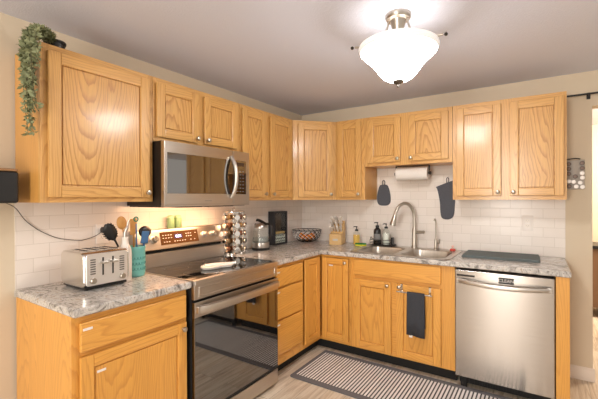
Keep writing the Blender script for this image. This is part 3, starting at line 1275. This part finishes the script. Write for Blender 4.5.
# ------------------------------------------------------------------ trailing plant
t = thing('trailing_plant', 'sage green trailing plant in a black pot on top of the left cabinet', 'plant', (.200, -2.588, ZT + .0005))
MB().lathe([(0, 0), (.036, 0), (.039, .005), (.043, .048), (.047, .048), (.047, .060), (.043, .060), (.041, .052), (0, .050)], 28).build('pot', BLACK, t)
random.seed(11)
lf = MB()
st = MB()
vines = []
for k in range(19):
    x0 = random.uniform(-.03, .14)
    ln = random.choice([.14, .22, .28, .34, .40, .44]) if k > 2 else .44
    px = x0 * .6 + random.uniform(.03, .12)
    pts = [(random.uniform(-.02, .02), random.uniform(-.03, .01), .052), (px * .6, -.075 + random.uniform(-.01, .01), .060 + random.uniform(-.008, .01)),
           (px, -.130 - random.uniform(0, .02), .030), (px + .01, -.146 - random.uniform(0, .02), -.04), (px + random.uniform(-.01, .03), -.144 - random.uniform(0, .025), -ln * .5), (px + random.uniform(0, .04), -.140 - random.uniform(0, .02), -ln)]
    vines.append(spline(pts, 7))
for k in range(6):
    a = random.uniform(0, 2 * pi)
    vines.append(spline([(0, -.01, .052), (.02 * cos(a), -.03 + .02 * sin(a), .075), (.035 * cos(a), -.075 + .02 * sin(a), .078)], 5))
for vn in vines:
    st.tube(vn, .0015, 5)
    for p in vn[2:]:
        for q in range(4):
            d = Vector((random.uniform(-1, 1), random.uniform(-1, .55), random.uniform(-.9, .9))).normalized()
            L_ = random.uniform(.020, .034)
            if p.z < .0 and p.y + d.y * L_ > -.120:
                d.y = -abs(d.y)
            sd = d.cross(Vector((random.uniform(-1, 1), random.uniform(-1, 1), random.uniform(-1, 1)))).normalized() * L_ * .24
            n_ = d.cross(sd).normalized() * .002
            if min(p.y, p.y + d.y * L_) + .0 > -.116 and p.z < .0:
                continue
            lf.poly([p, p + d * L_ * .5 + sd + n_, p + d * L_, p + d * L_ * .5 - sd + n_])
st.build('stems', STEM, t)
lf.build('foliage', LEAF, t)

# ------------------------------------------------------------------ toaster
t = thing('toaster', 'stainless four-slice toaster with two levers on the left countertop', 'toaster', (.372, -2.536, CT), R(90))
w, dp_ = .238, .252
b = MB()
prof = rrect(0, dp_, .016, .196, .034, 6)
prof = [p for p in prof]
b.prism(prof, 0, w, bev=.006, mat=yz)
bo_ = b.build('body', plain('toaster_steel', (226, 220, 212), .27, 1.0), t)
MB().box(.008, w - .008, .010, dp_ - .010, .006, .02, bev=.003).build('base', BLACK, t)
for x, y in ((.025, .03), (w - .025, .03), (.025, dp_ - .03), (w - .025, dp_ - .03)):
    MB().cyl((x, y, 0), (x, y, .008), .010, n=12).build('foot', BLACK, t)
fpn = MB()
fpn.prism(rrect(.010, w - .010, .024, .188, .012), 0, .004, bev=.0015, mat=Matrix.Translation((0, .001, 0)) @ Matrix.Rotation(R(90), 4, 'X'))
fo = fpn.build('front_plate', plain('toaster_face', (236, 232, 228), .36, .85), t)
for x in (.094, .146):
    MB().box(x - .004, x + .004, -.0042, -.002, .072, .165).build('lever_slot', BLACK, fo)
    lv = MB()
    lv.box(x - .017, x + .017, -.034, -.004, .134, .147, bev=.004)
    lv.build('lever', STEEL, fo)
b = MB()
for x in (.030, .182):
    for z in range(7):
        b.box(x, x + .026, -.0052, -.0028, .082 + z * .012, .089 + z * .012, bev=.0008)
b.build('button', plain('dark_button', (104, 100, 96), .5), fo)
for x in (.042, .196):
    kb = MB()
    kb.cyl((x, -.003, .050), (x, -.020, .050), .016, .0145, n=20, bev=.002)
    kb.box(x - .002, x + .002, -.022, -.018, .038, .062)
    kb.build('dial', NICKEL, fo)
for x in (.045, .095, .141, .191):
    s_ = MB()
    s_.box(x - .011, x + .011, .045, .195, .1955, .1968)
    s_.build('bread_slot', BLACKM, t)
    g_ = MB()
    for yy in (.044, .196):
        g_.box(x - .013, x + .013, yy - .002, yy + .002, .195, .199)
    for xx in (-.012, .012):
        g_.box(x + xx - .0015, x + xx + .0015, .044, .196, .195, .199)
    g_.build('slot_rim', CHROME, t)

# white dispenser bottle with pour spout
t = thing('oil_bottle', 'white bottle with steel pour spout behind the toaster', 'bottle', (.272, -2.262, CT))
MB().lathe([(0, 0), (.033, 0), (.035, .004), (.035, .150), (.033, .175), (.024, .200), (.0175, .215), (.0175, .240), (.019, .243), (.019, .250), (0, .250)], 28).build('body', CERAMIC, t)
MB().tube(spline([(0, 0, .248), (0, 0, .275), (.004, .010, .305), (.008, .018, .345)], 5), [.012] * 6 + [.010] * 5 + [.006] * 5, 12).build('pour_spout', STEEL, t)

# crock and utensils
CX, CY = .222, -2.168
t = thing('utensil_crock', 'teal glazed crock full of kitchen utensils beside the white bottle', 'crock', (CX, CY, CT))
MB().lathe([(0, 0), (.048, 0), (.052, .004), (.055, .02), (.055, .165), (.058, .170), (.058, .182), (.053, .182), (.050, .168), (.050, .010), (0, .008)], 32).build('body', TEAL, t)
b = MB()
for k in range(10):      # raised scallops on the belly
    for r_ in range(3):
        a = -1.4 + k * .31 + (r_ % 2) * .155
        c_ = Vector((.0545 * cos(a), .0545 * sin(a), .055 + r_ * .032))
        pts = [c_ + Vector((-sin(a) * .011 * cos(th), cos(a) * .011 * cos(th), .014 * sin(th))) for th in [pi + pi * i / 8 for i in range(9)]]
        b.tube(pts, .0016, 6)
b.build('relief', TEALD, t)


def utensil(name, label, foot, head, build):
    """handle runs from inside the crock (foot) up to head; build adds the head in world coordinates"""
    t = thing(name, label, 'utensil', (CX + foot[0], CY + foot[1], CT + .012), 0, 'utensils in the teal crock')
    o = Vector(t.location)
    build(t, o, Vector(head) - o)
    return t


def u_server(t, o, h):
    MB().tube([(0, 0, 0), h * .55, h * .72], [.005, .005, .006], 8).build('handle', BLACK, t)
    d = h.normalized()
    sd = Vector((0.25, 1, .3)).normalized()
    sd = (sd - d * sd.dot(d)).normalized()
    nn = d.cross(sd)
    b = MB()
    c = h * .86
    rows = []
    for i in range(9):
        u = -1 + i / 4
        wv2 = .034 * math.sqrt(max(.02, 1 - u * u * .96))
        rows.append([c + d * u * .055 + sd * wv2 * s_ + nn * (.014 * abs(s_) ** 2) for s_ in (-1, -.5, 0, .5, 1)])
    b.grid(rows)
    for i in range(1, 8):
        u = -1 + i / 4
        wv2 = .034 * math.sqrt(max(.02, 1 - u * u * .96))
        for s_ in (-1, 1):
            p = c + d * u * .055 + sd * wv2 * s_ + nn * .014
            b.tube([p, p + sd * s_ * .004 + nn * .02], [.004, .0025], 6)
    b.build('head', BLACK, t)


def u_spoon(mat_, wd=.026, ln=.036):
    def f(t, o, h):
        MB().tube([(0, 0, 0), h * .8], [.005, .0045], 8).build('handle', mat_, t)
        d = h.normalized()
        b = MB()
        q = Vector((0, 0, 1)).rotation_difference(d).to_matrix().to_4x4()
        q.translation = h * .8 + d * ln * .85
        b.ball((0, 0, 0), 1, (wd * .45, wd, ln), mat=q)
        b.build('head', mat_, t)
    return f


def u_spatula(mat_, hm, wd, ln):
    def f(t, o, h):
        MB().tube([(0, 0, 0), h * .75], [.005, .0055], 8).build('handle', hm, t)
        d = h.normalized()
        q = Vector((0, 0, 1)).rotation_difference(d).to_matrix().to_4x4()
        q.translation = h * .75
        MB().box(-.004, .004, -wd, wd, 0, ln, bev=.0035, mat=q).build('blade', mat_, t)
    return f


BLUE = plain('blue_silicone', (70, 112, 156), .5)
GREEN = plain('green_silicone', (52, 128, 96), .5)
utensil('spaghetti_server', 'black slotted spaghetti server leaning far left out of the crock', (-.0, -.022), (.222, -2.338, 1.245), u_server)
utensil('wooden_spoon', 'light wooden spoon with round bowl standing tallest in the crock', (-.022, -.014), (.215, -2.258, 1.290), u_spoon(WOODU, .030, .040))
utensil('wooden_spatula', 'flat wooden spatula standing upright in the middle of the crock', (-.028, .010), (.220, -2.180, 1.255), u_spatula(WOODU, WOODU, .022, .10))


def u_ring(t, o, h):
    MB().tube([(0, 0, 0), h * .92], [.005, .004], 8).build('handle', BLUE, t)
    d = h.normalized()
    pts = [h + Vector((.30 * sin(a), .8 * sin(a), cos(a))) * .013 for a in [2 * pi * i / 14 for i in range(14)]]
    MB().tube(pts, .004, 8, closed=True).build('hanging_ring', GREEN, t)


utensil('peeler_handle', 'slim utensil handle topped by a small green ring in the crock', (.010, .006), (.262, -2.188, 1.272), u_ring)
utensil('silicone_spatula', 'blue silicone spatula at the front right of the crock', (.022, .012), (.276, -2.135, 1.185), u_spatula(BLUE, BLUE, .024, .075))
utensil('ladle', 'black ladle leaning right out of the crock towards the range', (.004, .028), (.235, -2.110, 1.215), u_spoon(BLACK, .042, .036))

# ------------------------------------------------------------------ things on the range
for (y, lab) in ((-1.792, 'left of two green patterned shakers on top of the range back'), (-1.730, 'right of two green patterned shakers on top of the range back')):
    t = thing('shaker', lab, 'shaker', (.052, y, 1.1805), 0, 'green shakers')
    gm = fabric('green_shaker', (112, 150, 104), (150, 178, 132), 60, .4, .05)
    MB().lathe([(0, 0), (.024, 0), (.026, .003), (.026, .070), (.024, .074), (0, .074)], 20).build('body', gm, t)
    MB().lathe([(.0245, .0742), (.0245, .084), (.018, .092), (0, .094)], 20).build('lid', plain('pale_green_lid', (178, 206, 158), .4), t)
t = thing('spoon_rest', 'white ceramic spoon rest lying on the black glass cooktop', 'spoon rest', (.47, -1.775, .9275), R(62))
ol = outline_spline([(-.075, 0), (-.060, .036), (-.020, .048), (.030, .036), (.065, .017), (.120, .017), (.134, 0), (.120, -.017), (.065, -.017), (.030, -.036), (-.020, -.048), (-.060, -.036)])
b = MB()
lv = [(.006, 0), (0, .005), (-.004, .016), (-.002, .018), (.003, .016), (.009, .007), (.012, .006)]
b.bm.faces.new([b.bm.verts.new((x, y, 0)) for x, y in offset(ol, .006)])
b.grid([[(x, y, z) for x, y in offset(ol, o_)] for o_, z in lv], closed=True)
b.bm.faces.new([b.bm.verts.new((x, y, .006)) for x, y in offset(ol, .012)])
b.build('dish', CERAMIC, t)
MB().tube([(-.05, .010, .022), (.02, .006, .024), (.10, .0, .024), (.160, -.004, .026)], [.010, .013, .010, .008], 10, flat=.6).build('spoon', CERAMIC, t)

# ------------------------------------------------------------------ spice rack
SX, SY = .126, -1.226
t = thing('spice_rack', 'revolving chrome spice tower next to the range', 'spice rack', (SX, SY, CT))
MB().lathe([(0, 0), (.088, 0), (.093, .005), (.093, .014), (.088, .018), (0, .018)], 36).build('base', CHROME, t)
MB().lathe([(0, .352), (.086, .352), (.090, .356), (.090, .362), (.084, .366), (0, .368)], 36).build('top_plate', CHROME, t)
b = MB()
for k in range(6):
    a = R(60 * k)
    a2 = R(60 * k + 60)
    p, q = (.050 * cos(a), .050 * sin(a)), (.050 * cos(a2), .050 * sin(a2))
    b.grid([[(p[0], p[1], .018), (q[0], q[1], .018)], [(p[0], p[1], .353), (q[0], q[1], .353)]])
b.build('core', plain('rack_panel', (200, 190, 178), .18, 1.0), t)
b = MB()
for k in range(6):
    a = R(60 * k + 12)
    b.cyl((.086 * cos(a), .086 * sin(a), .016), (.086 * cos(a), .086 * sin(a), .354), .0032, n=8)
b.build('upright_rod', CHROME, t)
MB().tube(spline([(-.022, .010, .366), (-.02, .009, .385), (0, 0, .392), (.02, -.009, .385), (.022, -.010, .366)], 5), .003, 8).build('handle', CHROME, t)
viewA = math.atan2(-3.4421 - SY, 2.3103 - SX)
SPC = [plain('spice_%d' % i, c, .5) for i, c in enumerate([(140, 92, 64), (124, 108, 80), (160, 130, 84), (100, 90, 70), (120, 80, 60)])]
jl = {-1: 'left', 0: 'middle', 1: 'right'}
rowname = ['bottom', 'fourth', 'third', 'second', 'top']
jar_parts = None
for c_, dev in ((-1, -50), (0, 16), (1, 70)):
    for r_ in range(5):
        a = viewA + R(dev)
        # +dev turns towards the viewer's right
        tj = thing('spice_jar', 'chrome-capped spice jar, %s row of the %s column in the spice rack' % (rowname[r_], jl[c_]), 'jar',
                   (SX + .053 * cos(a), SY + .053 * sin(a), CT + .050 + r_ * .066), 0, 'spice jars in the rack')
        tj.rotation_euler = (0, 0, a)
        if jar_parts is None or True:
            q = Matrix.Rotation(R(90), 4, 'Y')
            MB().lathe([(0, .0), (.019, .0), (.021, .003), (.021, .028), (.019, .032)], 16, mat=q).build('jar', SPC[(r_ * 2 + c_) % 5], tj)
            MB().lathe([(.0225, .032), (.0235, .034), (.0235, .050), (.021, .053), (0, .0535)], 16, mat=q).build('lid', CHROME, tj)

# ------------------------------------------------------------------ kettle
t = thing('electric_kettle', 'glass electric kettle with steel base and black handle left of the shadow box', 'kettle', (.150, -.905, CT), R(-20))
MB().lathe([(0, 0), (.080, 0), (.082, .004), (.082, .018), (.078, .021), (0, .021)], 32).build('power_base', BLACK, t)
MB().lathe([(0, .021), (.076, .021), (.078, .025), (.078, .066), (.076, .070), (0, .070)], 32).build('heating_base', STEEL, t)
MB().lathe([(.076, .070), (.077, .085), (.074, .13), (.066, .18), (.058, .205)], 32).build('glass_body', GLASS, t)
MB().lathe([(0, .0705), (.0745, .0705), (.0755, .085), (.0735, .112), (0, .112)], 32).build('water', glass('water', (.88, .92, .93)), t)
MB().lathe([(.060, .200), (.060, .212), (.052, .232), (.035, .243), (0, .246)], 28).build('lid', STEEL, t)
MB().tube(spline([(.052, .02, .238), (.0, .0, .262), (-.045, -.012, .272), (-.055, -.012, .266)], 5), .014, 10, flat=.5).build('lid_grip', BLACK, t)
MB().tube(spline([(.040, .018, .236), (.085, .040, .236), (.110, .052, .20), (.108, .050, .13), (.086, .040, .085)], 6), .012, 10, flat=.7).build('handle', BLACK, t)
MB().tube([(-.050, -.01, .205), (-.066, -.014, .222), (-.074, -.016, .232)], [.02, .014, .008], 10).build('spout', BLACK, t)

# ------------------------------------------------------------------ shadow box
t = thing('shadow_box', 'tall black shadow box with glass front standing in the corner of the counter', 'shadow box', (.012, -.625, CT + .001))
b = MB()
fwid, fh, fd, bt = .218, .338, .078, .018
b.box(0, .006, 0, fwid, 0, fh)
b.box(0, fd, 0, bt, 0, fh, bev=.002)
b.box(0, fd, fwid - bt, fwid, 0, fh, bev=.002)
b.box(0, fd - .0005, bt, fwid - bt, 0, bt)
b.box(0, fd - .0005, bt, fwid - bt, fh - bt, fh)
b.build('frame', plain('shadow_box_black', (44, 44, 48), .45), t)
MB().box(.006, .010, bt, fwid - bt, bt, fh - bt).build('backing', plain('brown_backing', (86, 74, 66), .7), t)
b = MB()
b.box(.010, .060, bt + .002, fwid - bt - .002, bt + .090, bt + .112, bev=.006)
b.build('kraft_strip', plain('kraft', (220, 184, 120), .8), t)
pb = MB().box(.010, .064, bt + .002, fwid - bt - .002, bt, bt + .084, bev=.003).build('paper_stack', plain('pale_paper', (226, 230, 220), .8), t)
b = MB()
random.seed(5)
for r_, z in enumerate((.094, .062, .034)):       # unreadable handwriting-like strokes
    pts = []
    for i in range(30):
        u = i / 29
        pts.append((.0650, bt + .012 + u * .156, z + .007 * sin(u * 34 + r_) + .004 * sin(u * 71 + 2 * r_)))
    b.tube(pts, .0024, 6)
b.build('script_line', BLACKM, pb)
MB().box(fd - .010, fd - .008, bt, fwid - bt, bt, fh - bt).build('glass_front', GLASS, t)

# ------------------------------------------------------------------ wire bowl with oranges
BX, BY = .185, -.180
t = thing('wire_fruit_bowl', 'black and white lattice wire bowl holding oranges in the corner', 'bowl', (BX, BY, CT + .001))
MB().tube([(.060 * cos(a), .060 * sin(a), .005) for a in [2 * pi * i / 32 for i in range(32)]], .005, 8, closed=True).build('base_ring', DARKMET, t)
MB().tube([(.156 * cos(a), .156 * sin(a), .128) for a in [2 * pi * i / 48 for i in range(48)]], .004, 8, closed=True).build('rim', DARKMET, t)


def bowl_r(s_):
    return .060 + .096 * math.sin(s_ * pi / 2) ** .9, .006 + .122 * (1 - math.cos(s_ * pi / 2)) ** .85


b = MB()
bw = MB()
for k in range(18):
    for sg in (-1, 1):
        pts = []
        for i in range(9):
            s_ = .42 + .58 * i / 8
            r_, z = bowl_r(s_)
            a = 2 * pi * k / 18 + sg * (s_ - .42) * 1.3
            pts.append((r_ * cos(a), r_ * sin(a), z))
        (b if sg > 0 else bw).tube(pts, .0035, 6)
for k in range(9):
    pts = []
    for i in range(6):
        r_, z = bowl_r(.45 * i / 5)
        pts.append((r_ * cos(2 * pi * k / 9), r_ * sin(2 * pi * k / 9), z))
    b.tube(pts, .003, 6)
r_, z = bowl_r(.42)
b.tube([(r_ * cos(a), r_ * sin(a), z) for a in [2 * pi * i / 40 for i in range(40)]], .0035, 6, closed=True)
b.build('lattice_wires', BLACK, t)
o = bw.build('lattice_wires', plain('white_wire', (225, 222, 220), .4), t)
o['label'] = 'white wires'
pos = [(.0, .0, .047, 'orange in the middle bottom of the wire bowl'), (.066, -.024, .058, 'orange at the front right of the wire bowl'), (-.010, -.074, .060, 'orange at the front left of the wire bowl'),
       (-.070, .01, .060, 'orange at the left rear of the wire bowl'), (.026, .070, .058, 'orange at the right rear of the wire bowl')]
for x, y, z, lab in pos:
    t = thing('orange', lab, 'orange', (BX + x, BY + y, CT + z), random.uniform(0, 6), 'oranges in the wire bowl')
    MB().lathe([(0, -.033), (.012, -.0325), (.024, -.025), (.033, -.010), (.035, .003), (.031, .018), (.021, .029), (.009, .0325), (0, .0315)], 22).build('fruit', ORANGE, t)
    MB().lathe([(0, .0315), (.004, .032), (.003, .0345), (0, .035)], 8).build('stem_scar', STEM, t)

# ------------------------------------------------------------------ knife block
t = thing('knife_block', 'slanted pale wood knife block left of the yellow soap bottle', 'knife block', (.575, -.255, CT + .0005), R(14))
side = [(0, 0), (.175, 0), (.190, .015), (.160, .235), (.142, .235), (.055, .112), (0, .106)]
b = MB()
b.prism(side, -.064, .064, bev=.003, mat=yz)
blk = b.build('block', WOODL, t)
MB().box(-.026, .026, -.0016, .0005, .040, .060, bev=.0006).build('name_plate', STEEL, blk)
STEELH = plain('satin_handle', (226, 222, 216), .35, .5)
nv = Vector((0, -.80, .62)).normalized()
alongd = Vector((0, .55, .83)).normalized()
klab = {0: 'top', 1: 'middle', 2: 'lower'}
names3 = ['left', 'middle', 'right']
for r_, (v_, n_, ln) in enumerate(((.122, 3, .125), (.076, 3, .115), (.030, 4, .095))):
    for i in range(n_):
        x = (-.040 + i * .040) if n_ == 3 else (-.046 + i * .0307)
        base_ = Vector((x, .050, .105)) + Vector((0, .080, .120)).normalized() * v_
        nm = ['left', 'middle', 'right'][i] if n_ == 3 else ['far left', 'left of centre', 'right of centre', 'far right'][i]
        lab = 'knife with steel handle, %s in the %s row of the knife block' % (nm, klab[r_])
        wp = t.matrix_basis @ base_ if False else (Matrix.Translation(t.location) @ Matrix.Rotation(R(14), 4, 'Z')) @ base_
        tk_ = thing('kitchen_knife', lab, 'knife', wp, R(14), 'knives in the block')
        sp_ = (i - (n_ - 1) / 2) * .05
        dd = (nv + Vector((sp_, 0, 0))).normalized()
        b = MB()
        b.tube([dd * -.004, dd * .012], [.0095, .0105], 10, flat=.75)
        b.build('bolster', CHROME, tk_)
        MB().tube([dd * .012, dd * ln * .5, dd * ln * .85, dd * ln], [.0125, .0135, .0160, .011], 12, flat=.75).build('handle', STEELH if (i + r_) % 2 else CERAMIC, tk_)

# ------------------------------------------------------------------ soaps, caddy, sponge
def pump_bottle(label, loc, r, h, mat_, liquid=None, fill=.8, tag_=None, pump=BLACK):
    t = thing('pump_bottle', label, 'soap bottle', loc, R(-25), 'pump bottles by the sink')
    MB().lathe([(0, 0), (r * .94, 0), (r, .004), (r, h * .70), (r * .93, h * .78), (r * .5, h * .87), (r * .42, h * .90), (r * .42, h * .93)], 26).build('bottle', mat_, t)
    if liquid:
        MB().lathe([(0, .003), (r * .93, .003), (r * .96, .006), (r * .96, h * .70 * fill), (0, h * .70 * fill)], 24).build('liquid', liquid, t)
    if tag_:
        MB().lathe([(r + .0008, h * .22), (r + .0012, h * .23), (r + .0012, h * .55), (r + .0008, h * .56)], 26).build('paper_label', tag_, t)
    z = h * .93
    b = MB()
    b.lathe([(0, z - .002), (r * .5, z - .002), (r * .5, z + .012), (r * .30, z + .016), (.004, z + .017), (.004, z + .036), (.009, z + .037), (.009, z + .045), (0, z + .046)], 18)
    b.tube([(0, 0, z + .042), (-.018, -.012, z + .042), (-.028, -.018, z + .037)], [.005, .0045, .0035], 8)
    b.build('pump', pump, t)
    return t


pump_bottle('amber yellow dish soap bottle with black pump right of the knife block', (.740, -.105, CT + .0005), .034, .148, GLASS, plain('yellow_soap', (246, 200, 98), .3), .95)
CDX, CDY = 1.015, -.118
pump_bottle('black pump soap bottle with pale label in the sink caddy', (.968, -.112, CT + .0200), .036, .180, plain('black_bottle', (36, 34, 34), .25), tag_=plain('grey_label', (128, 126, 124), .6))
pump_bottle('clear pale pump soap bottle right of the black one in the caddy', (1.058, -.112, CT + .0200), .034, .170, GLASS, plain('pale_soap', (238, 240, 230), .3), .9)
t = thing('sink_caddy', 'dark wire sink caddy holding two soap bottles', 'caddy', (CDX, CDY, CT + .0080))
b = MB()
b.prism(rrect(-.105, .135, -.045, .045, .015), .004, .0105)
b.build('tray', DARKMET, t)
b = MB()
for z in (.030, .058):
    b.tube([(x, y, z) for x, y in rrect(-.105, .100, -.046, .046, .015)], .0026, 6, closed=True)
for x in (-.104, .099):
    for y in (-.044, .044):
        b.tube([(x, y, .003), (x, y, .060)], .0026, 6)
b.tube(spline([(-.105, -.02, .055), (-.112, -.01, .075), (-.112, .01, .075), (-.105, .02, .055)], 4), .003, 6)
b.build('wire_rail', DARKMET, t)
b = MB()
b.box(.098, .118, -.022, .022, .010, .085, bev=.004)
b.box(.112, .135, -.030, .030, .010, .022, bev=.004)
b.build('brush_holder', BLACK, t)
for x in (-.08, .11):
    for y in (-.03, .03):
        MB().cyl((x, y, 0), (x, y, .005), .006, n=10).build('foot', BLACK, t)

t = thing('dish_sponge', 'yellow sponge with green scrubbing side left of the sink', 'sponge', (.822, -.185, CT + .0005), R(24))
MB().box(-.055, .055, -.034, .034, 0, .015, bev=.004).build('foam', fabric('yellow_foam', (222, 214, 70), (204, 196, 54), 150, .9, .3), t)
MB().box(-.055, .055, -.034, .034, .015, .023, bev=.003).build('scrub_pad', fabric('green_pad', (36, 150, 70), (24, 124, 56), 200, .95, .5), t)
t = thing('sink_stopper', 'small red and white stopper on the right end of the sink rim', 'stopper', (1.668, -.118, CT + .0078))
MB().lathe([(0, 0), (.024, 0), (.025, .003), (.022, .014), (.012, .018), (0, .018)], 20).build('plug', RED, t)
MB().lathe([(0, .018), (.006, .018), (.006, .028), (.010, .032), (.011, .040), (.006, .046), (0, .047)], 16).build('grip', plain('pink_white', (236, 190, 176), .4), t)

# ------------------------------------------------------------------ right end: curtain rod, pod rack, next room
t = thing('curtain_rod', 'black curtain rod over the doorway right of the cabinets', 'curtain rod', (0, -.055, 2.168))
MB().cyl((2.482, 0, 0), (3.60, 0, 0), .0075, n=12, bev=.001).build('rod', BLACK, t)
b = MB()
b.box(2.610, 2.634, .047, .0545, -.030, .020, bev=.002)
b.box(2.617, 2.627, -.008, .05, -.016, -.008)
b.box(2.617, 2.627, -.012, .012, -.012, -.0075)
b.build('wall_bracket', BLACK, t)
t = thing('pod_rack', 'pale wall rack of dark and white coffee pods beside the right cabinet', 'rack', (2.540, -.0005, 1.455))
MB().box(-.058, .056, -.022, 0, 0, .225, bev=.003).build('panel', plain('pale_rack', (176, 166, 154), .35), t)
MB().tube([(-.058, -.024, .232), (.0, -.030, .237), (.030, -.024, .232)], .004, 8).build('top_wire', BLACK, t)
podm = [plain('dark_pod', (48, 36, 32), .35), plain('white_pod', (232, 226, 220), .35)]
pl_ = [(-.042, .195, 0, 'topmost in the left column'), (.040, .198, 0, 'topmost in the right column'), (-.042, .158, 0, 'second from the top in the left column'),
       (.040, .160, 0, 'second from the top in the right column'), (-.042, .120, 0, 'third from the top in the left column'), (.040, .122, 1, 'highest white one in the right column'),
       (-.002, .098, 0, 'alone in the centre'), (.042, .088, 1, 'just below the highest white one'), (-.012, .058, 1, 'just below the centre dark pod'),
       (.028, .050, 1, 'right of the lower middle'), (-.040, .062, 1, 'lowest white one in the left column'), (-.040, .025, 0, 'at the bottom left corner'),
       (.004, .022, 1, 'in the middle of the bottom row'), (.042, .018, 1, 'at the bottom right corner')]
for x, z, k, wh in pl_:
    q = Matrix.Translation((2.540 + x, -.0235, 1.455 + z)) @ TOFRONT
    tj = thing('coffee_pod', '%s pod of the pale wall rack, %s' % (('dark', 'white')[k], wh), 'pod', q.translation, 0, 'pods in the wall rack')
    MB().lathe([(0, 0), (.011, 0), (.0125, .012), (.0155, .018), (.0155, .020), (0, .021)], 16, mat=TOFRONT).build('cup', podm[k], tj)
    MB().lathe([(0, .0212), (.0125, .0212), (.0125, .0218), (0, .022)], 16, mat=TOFRONT).build('foil_lid', plain('foil', (120, 100, 88) if k == 0 else (240, 234, 228), .3, .3), tj)

t = thing('sideboard', 'dark-topped brown sideboard in the room beyond the doorway', 'sideboard', (2.95, 2.05, 0))
MB().box(-.55, .55, -.22, .22, .12, .80, bev=.004).build('body', plain('sideboard_brown', (116, 86, 60), .5), t)
MB().box(-.57, .57, -.24, .24, .80, .835, bev=.006).build('top', BLACK, t)
for x in (-.5, .5):
    for y in (-.18, .18):
        MB().box(x - .025, x + .025, y - .025, y + .025, 0, .12).build('leg', BLACK, t)
